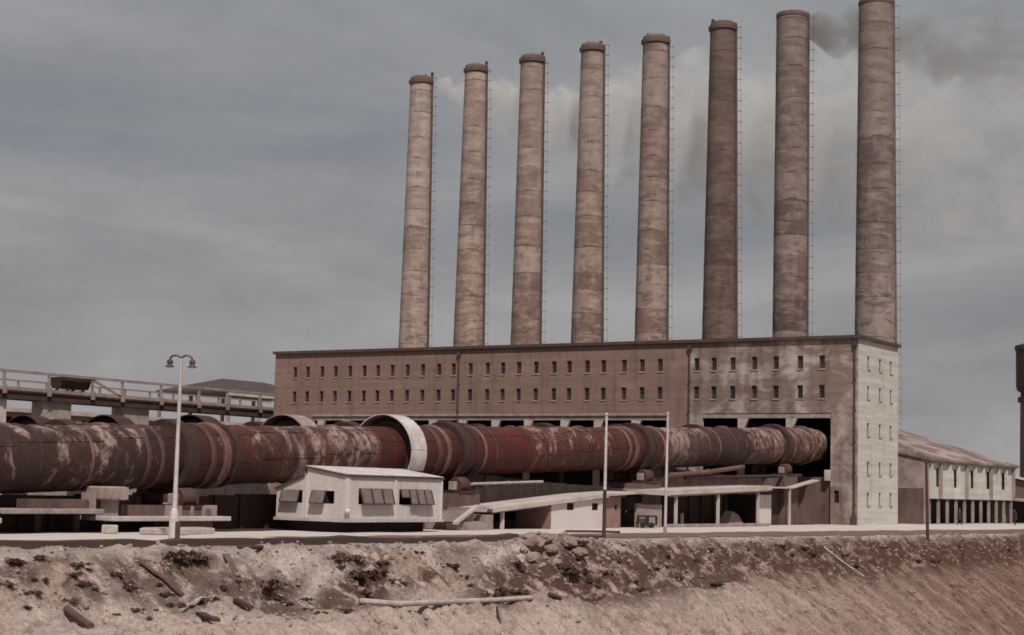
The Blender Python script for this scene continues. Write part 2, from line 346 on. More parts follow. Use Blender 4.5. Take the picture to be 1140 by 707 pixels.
def make_ground():
    U, V = np.meshgrid(ua, va, indexing='ij'); Z, S = base_h(U, V)
    near = (S > -22) & (S < 32) & (V > -125) & (V < 140)
    idx = np.argwhere(near)
    for i, j in idx: Z[i, j] = terr(U[i, j], V[i, j])
    nu, nv = U.shape
    co = np.stack([U, V, Z], -1).reshape(-1, 3)
    q = np.arange(nu*nv).reshape(nu, nv)
    faces = np.stack([q[:-1, :-1], q[1:, :-1], q[1:, 1:], q[:-1, 1:]], -1).reshape(-1, 4)
    me = bpy.data.meshes.new('ground')
    me.vertices.add(len(co)); me.vertices.foreach_set('co', co.astype(np.float32).ravel())
    me.loops.add(faces.size); me.loops.foreach_set('vertex_index', faces.astype(np.int32).ravel())
    me.polygons.add(len(faces)); me.polygons.foreach_set('loop_start', np.arange(0, faces.size, 4, dtype=np.int32))
    me.polygons.foreach_set('use_smooth', np.ones(len(faces), bool))
    me.update(calc_edges=True); me.validate()
    def field(ps):
        f = np.zeros(U.shape)
        for (pu, pv, ax, ay, bx, by, k) in ps:
            det = ax*by-ay*bx
            if abs(det) < 1e-6: continue
            du, dv = U-pu, V-pv
            a = (du*by-dv*bx)/det; b = (ax*dv-ay*du)/det
            f = np.maximum(f, k*np.exp(-(a*a+b*b)*.85))
        return f
    at = me.attributes.new('soil', 'FLOAT_COLOR', 'POINT')
    col = np.zeros((nu*nv, 4), np.float32); col[:, 0] = np.clip(field(DP)+.42*sstep(84, 72, V)*np.exp(-((S-1.7)/1.5)**2)+.10*sstep(70, 95, V)*np.exp(-((S-2.2)/1.6)**2), 0, 1).ravel(); col[:, 1] = field(PP).ravel()
    col[:, 2] = sstep(-.3, .9, S).ravel(); col[:, 3] = 1
    at.data.foreach_set('color', col.ravel())
    m, nt, b = nt_new('bank_and_yard_earth'); pos = geoco(nt)
    a = N(nt, 'ShaderNodeAttribute', attribute_name='soil'); sp = N(nt, 'ShaderNodeSeparateColor'); L(nt, a.outputs['Color'], sp.inputs[0])
    xyz = N(nt, 'ShaderNodeSeparateXYZ'); L(nt, pos, xyz.inputs[0])
    n_big = noise_node(nt, pos, .12, (1, 1, 1), 6, .62)
    n_st = noise_node(nt, pos, .9, (.16, 1, .2), 6, .68, .4)           # runs down the fall line
    n_mid = noise_node(nt, pos, 1.1, (1, 1, 1), 6, .7, .3)
    n_f = noise_node(nt, pos, 6., (1, 1, 1), 6, .8)
    # the far (low Y) end of the bank is browner soil
    brown = ramp(nt, mth(nt, 'DIVIDE', mth(nt, 'ADD', xyz.outputs['Y'], 20.), 130.), [(.45, 1.), (.85, 0.)])
    e1 = mixc(nt, brown, (.50, .365, .312), (.195, .117, .092))
    e1 = mixc(nt, ramp(nt, n_st, [(.46, 0.), (.62, .8)]), e1, mixc(nt, brown, (.62, .49, .43), (.35, .24, .198)))
    e1 = mixc(nt, ramp(nt, n_mid, [(.52, 0.), (.62, .75)]), e1, mixc(nt, brown, (.23, .15, .12), (.105, .061, .047)))
    dk = mth(nt, 'MULTIPLY', mth(nt, 'MULTIPLY', sp.outputs[0], 1.9, clamp=True), ramp(nt, n_mid, [(.38, 0.), (.5, .95)]))
    e1 = mixc(nt, dk, e1, (.092, .049, .037))
    e1 = mixc(nt, mth(nt, 'MULTIPLY', sp.outputs[1], .85), e1, (.62, .53, .485))
    yard = mixc(nt, ramp(nt, n_big, [(.4, 0.), (.66, 1.)]), (.53, .455, .42), (.36, .285, .25))
    yard = mixc(nt, ramp(nt, n_mid, [(.52, 0.), (.7, .6)]), yard, (.29, .215, .185))
    col = mixc(nt, sp.outputs[2], yard, e1)
    col = mixc(nt, 1., col, ramp(nt, n_f, [(.34, .6), (.66, 1.25)]), 'MULTIPLY')
    L(nt, col, b.inputs['Base Color']); b.inputs['Roughness'].default_value = 1.; b.inputs['Specular IOR Level'].default_value = .1
    h = mth(nt, 'ADD', mth(nt, 'MULTIPLY', n_f, .7), n_mid); bump(nt, b, h, .22, 1.)
    me.materials.append(m)
    o = bpy.data.objects.new('ground', me); C.objects.link(o); o['kind'] = 'structure'
make_ground()

def strip(name, pts, m, lift):
    """a draped ground strip: pts = list of (u0,u1,v)"""
    bm = B(); rows = []
    n = 6
    for (u0, u1, v) in pts:
        rows.append([bm.verts.new((u0+(u1-u0)*k/n, v, terr(u0+(u1-u0)*k/n, v)+lift)) for k in range(n+1)])
    for a, b in zip(rows, rows[1:]):
        for k in range(n): bm.faces.new((a[k], a[k+1], b[k+1], b[k]))
    bmesh.ops.recalc_face_normals(bm, faces=bm.faces)
    if sum(f.normal.z for f in bm.faces) < 0: bmesh.ops.reverse_faces(bm, faces=bm.faces)
    o = obj(name, bm, m, smooth=True); o['kind'] = 'structure'; return o
M['track'] = mat('brown_track_earth', (.17, .098, .078), (.115, .063, .05), scale=.5, stretch=(1, .2, 1), fineamt=.35)
vs = np.arange(-60, 92.5, 1.)
strip('track', [(float(edge_u(v))+2.4+1.3*max(0, min(1, (v-40)/30))+.6*fbm(v*.2, 0), float(edge_u(v))+9.4+.7*fbm(v*.15, 7), float(v)) for v in vs], M['track'], .03)
M['pale_dust'] = mat('pale_cement_dust', (.52, .45, .415), (.45, .375, .34), scale=.5, stretch=(1, .3, 1), fineamt=.15)
strip('yard', [(float(edge_u(v))+(3.4+6.5*max(0, min(1, (92-v)/24)))+.8*fbm(v*.15, 17), 2.8+.5*fbm(v*.3, 5), float(v)) for v in np.arange(-45, 120, 1.)], M['pale_dust'], .024)

M['soot_shade'] = mat('dark_shade_ground', (.03, .017, .014), (.06, .035, .028), scale=.6)  # dark ground with the shade under the kilns painted into its colour
strip('dark_shade_ground', [(2.9+.5*fbm(v*.3, 5), 64., float(v)) for v in np.arange(2, 118, 1.)], M['soot_shade'], .05)
# ---------------------------------------------------------------- world, sun, camera
W = bpy.data.worlds.new('World'); SC.world = W; W.use_nodes = True
nt = W.node_tree; bg = nt.nodes['Background']
SUN_AZ = Vector((-.69, .72, 0)).normalized(); SUN_EL = rad(52)
sky = N(nt, 'ShaderNodeTexSky'); sky.sky_type = 'NISHITA'; sky.sun_disc = False
sky.sun_elevation = SUN_EL; sky.sun_rotation = math.atan2(SUN_AZ.x, SUN_AZ.y); sky.dust_density = 3.; sky.air_density = 1.2
d = N(nt, 'ShaderNodeTexCoord').outputs['Generated']
c1 = noise_node(nt, d, 2.3, (1, 1, 4.6), 6, .58, .6, loc=(.9, 2.3, .55))
c2 = noise_node(nt, d, 5.2, (1, 1, 3.2), 6, .6, .3, loc=(3., 1., 0))
cl = mth(nt, 'ADD', mth(nt, 'MULTIPLY', c1, .75), mth(nt, 'MULTIPLY', c2, .3))
cloud = ramp(nt, cl, [(.38, (1.78, 1.86, 1.93)), (.5, (2.30, 2.36, 2.40)), (.62, (2.85, 2.90, 2.90))])
cover = ramp(nt, c1, [(.25, .86), (.5, .97)])
sz = N(nt, 'ShaderNodeSeparateXYZ'); L(nt, d, sz.inputs[0])
cloud = mixc(nt, 1., cloud, ramp(nt, sz.outputs['Z'], [(0., (1.10, 1.03, 1.05)), (.14, (1.06, 1.01, 1.03)), (.32, (.94, .96, .98))]), 'MULTIPLY')
L(nt, mixc(nt, cover, sky.outputs[0], cloud), bg.inputs['Color']); bg.inputs['Strength'].default_value = .1
sl = bpy.data.lights.new('sun', 'SUN'); sl.energy = 3.3; sl.angle = rad(2.); sl.color = (1., .94, .885)
so = bpy.data.objects.new('sun', sl); C.objects.link(so)
sd = Vector((SUN_AZ.x*math.cos(SUN_EL), SUN_AZ.y*math.cos(SUN_EL), math.sin(SUN_EL)))
so.rotation_euler = (-sd).to_track_quat('-Z', 'Y').to_euler(); so.location = (0, 60, 120)
cd = bpy.data.cameras.new('camera'); co = bpy.data.objects.new('camera', cd); C.objects.link(co); SC.camera = co
right = Vector(RV*cr+UV*sr); up = Vector(-RV*sr+UV*cr); fw = Vector(FV)
mw = Matrix((right, up, -fw)).transposed().to_4x4(); mw.translation = Vector(CAM); co.matrix_world = mw
cd.sensor_width = 36; cd.lens = FPX/1140*36; cd.clip_end = 9000; cd.clip_start = .5
vset = SC.view_settings; vset.view_transform = 'Standard'; vset.look = 'None'; vset.exposure = .22; vset.gamma = 1; vset.use_curve_mapping = False
SC.cycles.max_bounces = 5; SC.cycles.diffuse_bounces = 3; SC.cycles.volume_bounces = 1
SC.render.filter_size = 1.7
try: SC.cycles.filter_width = 1.7
except Exception: pass
SC.cycles.volume_step_rate = 2.; SC.cycles.volume_max_steps = 96

# ---------------------------------------------------------------- the kiln house
HL, HW, HH = 73.32, 11.03, 18.
house = thing('kiln_house', 'long flat-roofed brown brick kiln house with rows of slit windows and a pale gable end', 'building')
cols = [[70.2, 68.28, 66.11, 64.1, 61.98, 59.88, 57.93, 55.88, 53.73, 51.6, 49.37, 47.4], [45.12, 42.85, 40.85, 38.76, 36.57, 34.3, 32.4, 30.18, 28.21, 25.73, 23.6, 21.5], [17.3, 15.36, 13.26, 10.9, 8.57, 5.99, 3.73]]
WW, WZ = .6, ((15.12, 16.42), (12.22, 13.52))
def wops(us): return [(u-WW/2, u+WW/2, a, b) for u in us for (a, b) in WZ]
# openings along u measured from u=0 (du=+X, outward +Y)
o_br = [(q[0]-18.06, q[1]-18.06, q[2], q[3]) for q in wops(cols[0]+cols[1])+[(20.67, 67.04, 0., 10.55)]]
bm = B(); wall(bm, (18.06, 0, 0), (1, 0, 0), (0, 1, 0), HL-18.06, HH, o_br); obj('brick_wall', bm, M['brick'], house)
bm = B(); wall(bm, (0, 0, 0), (1, 0, 0), (0, 1, 0), 18.06, HH, wops(cols[2])+[(2.77, 16.6, 0., 10.77), (1.9, 2.45, 2.1, 3.3)]); obj('pale_wall', bm, M['brick_pale'], house)
EZ = (15.8, 12.9, 9.3, 5.55, 2.55); EV = (2.75, 5.96, 9.0)
eo = [(v-.32, v+.32, z-.62, z+.62) for v in EV for z in EZ]
bm = B(); wall(bm, (0, 0, 0), (0, -1, 0), (-1, 0, 0), HW, HH, eo); obj('end_wall', bm, M['render'], house)
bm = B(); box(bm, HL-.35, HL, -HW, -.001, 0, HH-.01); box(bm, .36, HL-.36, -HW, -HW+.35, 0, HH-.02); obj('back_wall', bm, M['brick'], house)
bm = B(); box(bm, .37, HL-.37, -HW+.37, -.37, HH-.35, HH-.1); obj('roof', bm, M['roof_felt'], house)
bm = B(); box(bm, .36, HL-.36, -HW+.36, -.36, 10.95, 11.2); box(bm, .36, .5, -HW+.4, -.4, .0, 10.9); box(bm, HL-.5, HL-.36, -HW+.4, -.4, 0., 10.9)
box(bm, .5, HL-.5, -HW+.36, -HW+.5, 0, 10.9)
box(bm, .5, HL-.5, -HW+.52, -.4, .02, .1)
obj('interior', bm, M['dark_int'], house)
# cornice: a dark coping proud of the walls, with a shadow board under
bm = B(); box(bm, -.28, HL+.2, .003, .32, HH-.02, HH+.3); box(bm, -.28, -.003, -HW-.2, -.0, HH-.02, HH+.3); box(bm, HL+.003, HL+.2, -HW-.2, 0, HH-.02, HH+.3); box(bm, 0, HL, -HW-.2, -HW-.003, HH-.02, HH+.3)
box(bm, 0, HL, -.36, 0, HH, HH+.28); box(bm, 0, .36, -HW, -.37, HH, HH+.28); box(bm, HL-.36, HL, -HW, -.37, HH, HH+.28); box(bm, .37, HL-.37, -HW, -HW+.36, HH, HH+.28)
obj('cornice', bm, M['trim'], house)
# windows: frame with a mullion, pale sill, dark pane
def win_frame(w, h):
    bm = B(); t = .06
    box(bm, -w/2, -w/2+t, -.26, -.16, 0, h); box(bm, w/2-t, w/2, -.26, -.16, 0, h)
    box(bm, -w/2+t, w/2-t, -.26, -.16, 0, t); box(bm, -w/2+t, w/2-t, -.26, -.16, h-t, h); box(bm, -w/2+t, w/2-t, -.255, -.17, h*.62, h*.62+.05)
    return bm
def win_proto(w, h):
    f = obj('window', win_frame(w, h), M['frame'], house)
    bm = B(); box(bm, -w/2+.02, w/2-.02, -.30, -.265, .02, h-.02); obj('pane', bm, M['glass'], f)
    bm = B(); box(bm, -w/2-.08, w/2+.08, -.14, .07, -.13, -.003); obj('sill', bm, M['trim_light'], f)
    return f
def win_copy(p, loc, rz):
    f = p.copy(); C.objects.link(f); f.parent = house; f.location = loc; f.rotation_euler = (0, 0, rz)
    for ch in list(p.children):
        c = ch.copy(); C.objects.link(c); c.parent = f
        if rz == 0 and ch.name.startswith('pane') and rw.random() < .38: c.data = dusty
bmv = B(); box(bmv, -.28, .28, -.30, -.265, .02, 1.28); dusty = bpy.data.meshes.new('pane'); bmv.to_mesh(dusty); bmv.free(); dusty.materials.append(mat('dusty_glass', (.075, .05, .042), (.03, .02, .018), scale=2., rough=.5, bumpd=0))
rw = random.Random(5)
w0 = win_proto(WW, 1.3); first = True
for u in sum(cols, []):
    for a, b in WZ:
        if first: w0.location = (u, 0, a); first = False
        else: win_copy(w0, (u, 0, a), 0)
w1 = win_proto(.64, 1.24); first = True
for v in EV:
    for z in EZ:
        if first: w1.location = (0, -v, z-.62); w1.rotation_euler = (0, 0, PI/2); first = False
        else: win_copy(w1, (0, -v, z-.62), PI/2)
f = obj('low_window', win_frame(.55, 1.2), M['frame'], house); f.location = (2.175, 0, 2.1)
bm = B(); box(bm, -.26, .26, -.3, -.265, .02, 1.18); obj('pane', bm, M['glass'], f)
# lintels and the stub columns that carry the upper storeys
bm = B(); box(bm, 20.7, 67.0, -.6, -.06, 10.1, 10.545); obj('lintel', bm, M['trim_light'], house)
bm = B(); box(bm, 2.8, 16.57, -.6, -.06, 10.3, 10.745); obj('lintel', bm, M['trim_light'], house)
bm = B(); box(bm, 20.3, 67.3, .003, .12, 10.56, 10.78); obj('string_course', bm, M['trim_light'], house)
for u in (66.3, 62.6, 58.6, 54.5, 50.3, 46.3, 41.9, 37.7, 33.1, 29.0, 24.5, 12.4, 7.2):
    bm = B(); box(bm, u-.28, u+.28, -.55, -.04, 0.1, 7.6); cb = bm
    bm = B(); box(bm, u-.28, u+.28, -.55, -.04, 7.602, 10.28 if u < 18 else 10.09)
    z = 10.28 if u < 18 else 10.09
    hexa(bm, [(u-.8, -.5, z-.12), (u-.29, -.5, z-1.3), (u-.29, -.08, z-1.3), (u-.8, -.08, z-.12), (u-.9, -.5, z-.002), (u-.29, -.5, z-.002), (u-.29, -.08, z-.002), (u-.9, -.08, z-.002)])
    cc_ = obj('column', bm, M['concrete_l'], house); obj('column_foot_shade', cb, M['brown_dark'], cc_)  # lower half coloured darker than its column, as painted shade
for u in (18.06, 46.63, .3):
    bm = B(); tube(bm, [(u, .13, .3), (u, .13, HH-.3)], .085, 8)
    if u < 1: box(bm, u-.2, u+.2, .02, .3, .02, 1.1)
    box(bm, u-.2, u+.2, .02, .28, HH-.75, HH-.3)
    for z in range(2, 18, 3): box(bm, u-.13, u+.13, .02, .24, z, z+.06)
    obj('downpipe', bm, M['trim'], house)
# wall under the right-hand mouth and its loading floor
bm = B(); box(bm, 2.775, 9.5, -.7, -.30, .01, 4.55); obj('apron_wall', bm, M['concrete_b'], house)
bm = B(); box(bm, 2.78, 16.55, -6.5, -.72, 4.1, 4.5); obj('loading_floor', bm, M['concrete'], house)
bm = B(); box(bm, 2.775, 3.3, -.29, .35, 4.2, 5.25, .04); obj('kerb_block', bm, M['concrete_l'], house)

# ---------------------------------------------------------------- chimneys
CV = -14.
cx = [63.2, 54.97, 46.82, 38.47, 30.08, 21.57, 13.2, 3.6]
ctop = [53.7, 54.25, 54.5, 54.9, 54.8, 55.3, 55.35, 55.5]
rb = [1.86, 1.88, 1.8, 1.86, 1.87, 1.92, 1.85, 2.1]; rt = [1.36, 1.33, 1.4, 1.33, 1.47, 1.42, 1.72, 1.8]
pal = [((.33, .235, .195), (.15, .088, .073), (.48, .40, .355), (.40, .355, .325)),
       ((.29, .195, .16), (.135, .075, .06), (.45, .36, .315), (.36, .31, .28)),
       ((.27, .182, .15), (.135, .078, .064), (.42, .33, .29), (.31, .26, .235)),
       ((.255, .17, .14), (.13, .078, .063), (.41, .32, .28), (.29, .245, .22)),
       ((.235, .153, .127), (.11, .063, .052), (.39, .31, .275), (.28, .235, .212)),
       ((.135, .09, .077), (.08, .05, .042), (.21, .15, .13), (.125, .094, .083)),
       ((.185, .133, .114), (.095, .06, .05), (.33, .275, .25), (.21, .178, .163)),
       ((.19, .14, .12), (.095, .063, .053), (.34, .285, .26), (.205, .178, .164))]
clab = ['palest concrete chimney with a thin smoke wisp, farthest from the pale gable end', 'blotchy pale chimney standing next to the palest, smaller one at the far end', 'pinkish tan chimney third from the far end of the stack row', 'tan chimney fourth from the far end, with a broad collar on top',
        'chimney with a dark sooty patch high on its ladder side, fourth from the gable end', 'darkest brown chimney in the row of eight', 'grey brown chimney trailing dark smoke, second from the gable end', 'tallest looking chimney rising right behind the pale gable end']
for i in range(8):
    c = thing('chimney', clab[i], 'chimney', (cx[i], CV, 0), 0, 'eight chimneys in a row behind the kiln house')
    T = ctop[i]; m = chimney_mat(i, *pal[i]); bm = B()
    rz = lambda z: rb[i]+(rt[i]-rb[i])*(z-18)/(T-18)
    prof = []
    nz = 56
    for k in range(nz+1):
        z = T*k/nz; prof.append((rz(z)+.012*math.sin(k*2.1+i), z))
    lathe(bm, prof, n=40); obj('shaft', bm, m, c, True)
    if i < 6:
        cp = [(rz(T)+.01, T-.95), (rz(T)+.2, T-.8), (rz(T)+.22, T-.42), (rz(T)+.06, T-.36), (rz(T)-.02, T+.02), (rz(T)-.22, T+.14), (rz(T)-.35, T+.1), (rz(T)-.4, T-.6)]
    else:
        cp = [(rz(T)+.01, T-.6), (rz(T)+.06, T-.5), (rz(T)+.06, T-.15), (rz(T)-.05, T+.02), (rz(T)-.3, T+.06), (rz(T)-.4, T-.6)]
    bm = B(); lathe(bm, cp, n=40, cap=False); obj('collar', bm, M['collar'], c, True)
    for k in range(2 if i not in (6, 7) else 1):
        a = rad(215+i*13+k*70); bm = B(); tube(bm, [((rz(T)-.02)*math.cos(a), (rz(T)-.02)*math.sin(a), T+.0), ((rz(T)-.02)*math.cos(a), (rz(T)-.02)*math.sin(a), T+.55)], .16, 7)
        bmesh.ops.create_icosphere(bm, subdivisions=1, radius=.24, matrix=Matrix.Translation(((rz(T)-.02)*math.cos(a), (rz(T)-.02)*math.sin(a), T+.6)))
        obj('vent_knob', bm, M['trim'], c)
    # caged ladder on the side away from the camera's left
    dx, dy = -.965, -.262; tx, ty = -dy, dx
    bm = B()
    for s in (-.2, .2):
        for k in range(12):
            z0, z1 = 18*0+1+(T-1)*k/12, 1+(T-1)*(k+1)/12
            bar(bm, (dx*(rz(z0)+.1)+tx*s, dy*(rz(z0)+.1)+ty*s, z0), (dx*(rz(z1)+.1)+tx*s, dy*(rz(z1)+.1)+ty*s, z1), .09)
    z = 1.5
    while z < T-.5:
        r = rz(z)+.1
        bar(bm, (dx*r-tx*.2, dy*r-ty*.2, z), (dx*r+tx*.2, dy*r+ty*.2, z), .04); z += .45
    obj('ladder', bm, M['rail'], c)
    bm = B(); z = 2.
    while z < T:
        r = rz(z)
        bar(bm, (dx*(r-.05), dy*(r-.05), z), (dx*(r+.62), dy*(r+.62), z), .045, .045)
        bar(bm, (dx*(r+.6)-tx*.3, dy*(r+.6)-ty*.3, z), (dx*(r+.6)+tx*.3, dy*(r+.6)+ty*.3, z), .045)
        if z+1.2 < T: bar(bm, (dx*(r+.6), dy*(r+.6), z), (dx*(rz(z+1.2)+.6), dy*(rz(z+1.2)+.6), z+1.2), .015)
        z += 1.2
    obj('ladder_cage', bm, M['rail'], c)

# ---------------------------------------------------------------- rotary kilns
KS, KP, KR, INC, KZ = 5., 8.3, 1.64, .0414, 7.65
def kz(v): return KZ-INC*v
KAX = Vector((0, 1, -INC)).normalized()
def ring(bm, v, w, r0, r1, n=56):
    """solid ring r0..r1 round the kiln axis, centred at v"""
    o = (0, v, kz(v)); h = w/2; ch = min(.06, w*.2)
    lathe(bm, [(r0, -h), (r1-ch, -h), (r1, -h+ch), (r1, h-ch), (r1-ch, h), (r0, h)], o, KAX, n, cap=False); return bm
def shell_prof(v0, v1):
    p = []
    v = v0
    k = 0
    while v < v1:
        r = KR+.012*math.sin(v*1.9); p.append((r, v))
        if k % 3 == 1: p += [(r, v+.3), (r+.028, v+.32), (r+.028, v+.44), (r, v+.46)]
        v += .9; k += 1
    p.append((KR, v1)); return p
def make_kiln(seed, label):
    k = thing('rotary_kiln', label, 'kiln', (0, 0, 0), 0, 'rotary kilns side by side running into the kiln house')
    sm = kiln_mat(seed); bm = B()
    s = math.sqrt(1+INC*INC)
    prof = [(.9, -3.3), (1.25, -3.25), (1.5, -3.05), (1.56, -2.6), (1.56, .3), (KR+.02, .35)]+[(r, v) for r, v in shell_prof(.9, 118)]
    lathe(bm, [(r, v*s) for r, v in prof], (0, 0, KZ), KAX, 64)
    for j in range(20):                                     # longitudinal lap seams, staggered from plate to plate
        a = rad(186 + (j*47) % 40 - 12); y0, y1 = 1.5+j*5.8, 1.5+j*5.8+5.6
        for da in (0, 62, -58):
            c_, s_ = math.cos(a+rad(da)), math.sin(a+rad(da)); rr_ = KR+.005
            bar(bm, (rr_*c_, y0, kz(y0)+rr_*s_), (rr_*c_, y1, kz(y1)+rr_*s_), .1, .05, up=(c_, 0, s_))
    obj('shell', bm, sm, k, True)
    for v in (88.3, 62.2, 36.2, 8.8, 114.):
        bm = B(); ring(bm, v, .85, KR-.05, KR+.38); obj('riding_tyre', bm, M['steel_d'], k, True)
    for v, w, r, mm in ((91.3, .3, .07, 'rust'), (90.3, .3, .08, 'rust'), (86.5, .34, .17, 'rust'), (85.4, .5, .20, 'rust_l'), (84.5, .35, .16, 'steel_d'), (95.2, .2, .04, 'rust_l'), (65.0, .45, .10, 'rust'), (64., .4, .14, 'rust_l'), (59.6, .26, .09, 'rust_l'), (58.2, .16, .04, 'rust'), (60.5, .4, .12, 'steel_d'),
                          (39.3, .3, .10, 'rust_l'), (38.2, .55, .13, 'rust_l'), (34.9, .3, .12, 'steel_d'), (33.5, .3, .1, 'rust_l'), (12.1, .26, .08, 'rust'), (11.2, .26, .10, 'rust_l'), (10.3, .5, .05, 'rust_l'), (7.2, .3, .10, 'rust_l'), (6.2, .3, .1, 'rust'), (5.2, .28, .08, 'rust_l'), (2.3, .3, .22, 'rust_l'), (71.5, .12, .025, 'rust'), (53.3, .12, .02, 'rust'),
                          (20., .2, .04, 'rust'), (17.3, .2, .05, 'steel_d'), (23.2, .2, .04, 'rust_l'), (79.8, .12, .02, 'rust'), (46.5, .1, .02, 'rust'), (98.5, .2, .04, 'steel_d'), (102.5, .2, .04, 'steel_d')):
        bm = B(); ring(bm, v, w, KR-.03, KR+r); obj('stiffener_ring', bm, M[mm], k, True)
    bm = B(); ring(bm, 1.0, .5, KR-.6, KR-.04); obj('seal_ring', bm, M['steel_d'], k, True)
    # girth gear with real teeth, under a pale curved sheet guard
    gv = 68.4; bm = B(); ring(bm, gv, .5, KR-.05, KR+.42)
    for t in range(48):
        a = 2*PI*t/48; r0, r1 = KR+.40, KR+.55; dz = kz(gv)
        c, s2 = math.cos(a), math.sin(a); tx, tz = -s2*.07, c*.07
        hexa(bm, [(r0*c-tx, gv-.25, dz+r0*s2-tz), (r0*c+tx, gv-.25, dz+r0*s2+tz), (r0*c+tx, gv+.25, dz+r0*s2+tz), (r0*c-tx, gv+.25, dz+r0*s2-tz), (r1*c-tx*.6, gv-.25, dz+r1*s2-tz*.6), (r1*c+tx*.6, gv-.25, dz+r1*s2+tz*.6), (r1*c+tx*.6, gv+.25, dz+r1*s2+tz*.6), (r1*c-tx*.6, gv+.25, dz+r1*s2-tz*.6)])
    bmesh.ops.recalc_face_normals(bm, faces=bm.faces); obj('girth_gear', bm, M['steel_d'], k)
    for a0, a1 in ((-28, 4), (4.6, 62), (62.6, 130), (130.6, 205)):       # guard panels, degrees up from the near horizontal
        bm = B(); n = 14; R0, R1, h = 2.36, 2.42, .82; rows = []
        for t in range(n+1):
            a = rad(a0+(a1-a0)*t/n); c, s2 = -math.cos(a), math.sin(a); z = kz(gv)
            rows.append([bm.verts.new((R*c, gv+y, z+R*s2)) for R, y in ((R0, -h), (R1, -h), (R1, h), (R0, h))]+[bm.verts.new((R*c, gv-h+.001+yy, z+R*s2)) for R, yy in ((1.95, 0), (1.95, .05), (R0, .05))])
        for p, q in zip(rows, rows[1:]):
            for x, y in ((0, 1), (1, 2), (2, 3), (3, 6), (6, 5), (5, 4), (4, 0)): bm.faces.new((p[x], p[y], q[y], q[x]))
        bm.faces.new(rows[0][:4]); bm.faces.new(rows[-1][:4][::-1])
        bmesh.ops.recalc_face_normals(bm, faces=bm.faces); obj('gear_guard', bm, M['guard'] if seed < 1 else M['concrete'] if seed < 2 else M['steel_d'], k, True)
    return k
klab = ['rusty red rotary kiln in front of all the others, its whole length in view', 'second rusty kiln back, its pale arched gear guard rising behind the front kiln', 'third kiln back, its dark tyre and guard tops showing above the front kiln', 'fourth kiln back, only a dark guard top showing over the front kiln', 'fifth kiln back, its small dark guard top peeking by the gallery pier', ]
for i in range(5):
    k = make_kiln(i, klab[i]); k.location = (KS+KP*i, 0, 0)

# roller stations: pier, two rollers, bearings
def roller_station(v, u, label, hid=False):
    z = kz(v)-KR-.38; t = thing('kiln_pier', label, 'kiln pier', (u, v, 0), 0, 'concrete piers with rollers under the kilns')
    bm = B(); zt = max(.35, z-.75)
    hexa(bm, [(-2.0, -1.7, 0), (2.0, -1.7, 0), (2.0, 1.7, 0), (-2.0, 1.7, 0), (-1.9, -1.5, zt), (1.9, -1.5, zt), (1.9, 1.5, zt), (-1.9, 1.5, zt)]); obj('pier', bm, M['concrete_b'], t)
    bm = B(); box(bm, -1.95, 1.95, -.9, .9, zt+.003, zt+.2); obj('bed_plate', bm, M['steel_d'], t)
    for s in (-1, 1):
        a = rad(31); rr = .52; R = KR+.38+rr+.005
        cx_, cz_ = s*R*math.sin(a), kz(v)-R*math.cos(a)
        bm = B(); lathe(bm, [(.12, -.95), (.12, -.5), (rr-.04, -.5), (rr, -.46), (rr, .46), (rr-.04, .5), (.2, .5), (.2, .53), (.12, .55), (.12, .95)], (cx_, 0, cz_), (0, 1, -INC), 28); obj('roller', bm, M['rust'], t, True)
        for y in (-.8, .8):
            bm = B(); box(bm, cx_-.26, cx_+.26, y-.16, y+.16, zt+.203, cz_+.2, .04); obj('bearing_block', bm, M['concrete'] if s < 0 and y > 0 else M['rust'], t)
for v, lab in ((88.3, 'kiln pier with rollers between the two raised platforms and the white shed'), (62.2, 'kiln pier just past the white shed and its gear guard'), (36.2, 'kiln pier with two round rollers above the low canopy behind the tall pole'), (8.8, 'kiln pier and rollers nearest the kiln house mouth')):
    roller_station(v, KS, lab)

# ---------------------------------------------------------------- masonry and pipes under the front kiln
def base_wall(label, v0, v1, u, h0, h1, m, th=.5):
    bm = B(); n = 10
    for i in range(n):
        a, b = v0+(v1-v0)*i/n, v0+(v1-v0)*(i+1)/n; ha, hb = h0+(h1-h0)*i/n, h0+(h1-h0)*(i+1)/n
        ja, jb = random.uniform(-.06, .06), random.uniform(-.06, .06)
        hexa(bm, [(u, a, 0), (u, b-.002, 0), (u+th, b-.002, 0), (u+th, a, 0), (u, a, ha+ja), (u, b-.002, ha+ja), (u+th, b-.002, ha+ja), (u+th, a, ha+ja)][0:8])
    for i in range(n+1):
        v = v0+(v1-v0)*i/n; h = h0+(h1-h0)*i/n
        box(bm, u-.16, u-.002, v-.18, v+.18, 0, h-.12)
    bmesh.ops.recalc_face_normals(bm, faces=bm.faces)
    return tag(obj('base_wall', bm, m), label, 'wall')
base_wall('brown ribbed masonry wall under the kiln between shed and low canopy', 38.5, 60.2, 4.4, 2.95, 3.7, M['brown_dark'])  # base walls darkened so their colour carries the shade under the kiln
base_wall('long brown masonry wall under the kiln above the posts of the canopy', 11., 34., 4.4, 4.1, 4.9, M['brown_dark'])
base_wall('shade-darkened masonry wall under the kiln behind the raised platforms', 90.5, 110., 5., 1.9, 1.6, M['brown_dark'])
base_wall('shade-darkened masonry wall under the kiln beside the white shed', 64.5, 86., 5.5, 2.2, 1.9, M['brown_dark'])
def pipe(label, pts, r, m):
    bm = B(); tube(bm, pts, r, 10)
    for p in pts[1:-1]:
        lathe(bm, [(r*1.35, -.07), (r*1.35, .07)], p, Vector(pts[-1])-Vector(pts[0]), 12)
    return tag(obj('pipe', bm, m, None, True), label, 'pipe')
pipe('pale horizontal pipe below the red kiln past the gear guard', [(3.2, 61.5, 2.95), (3.2, 57, 3.1), (3.2, 52.5, 3.25)], .1, M['wood_l'])
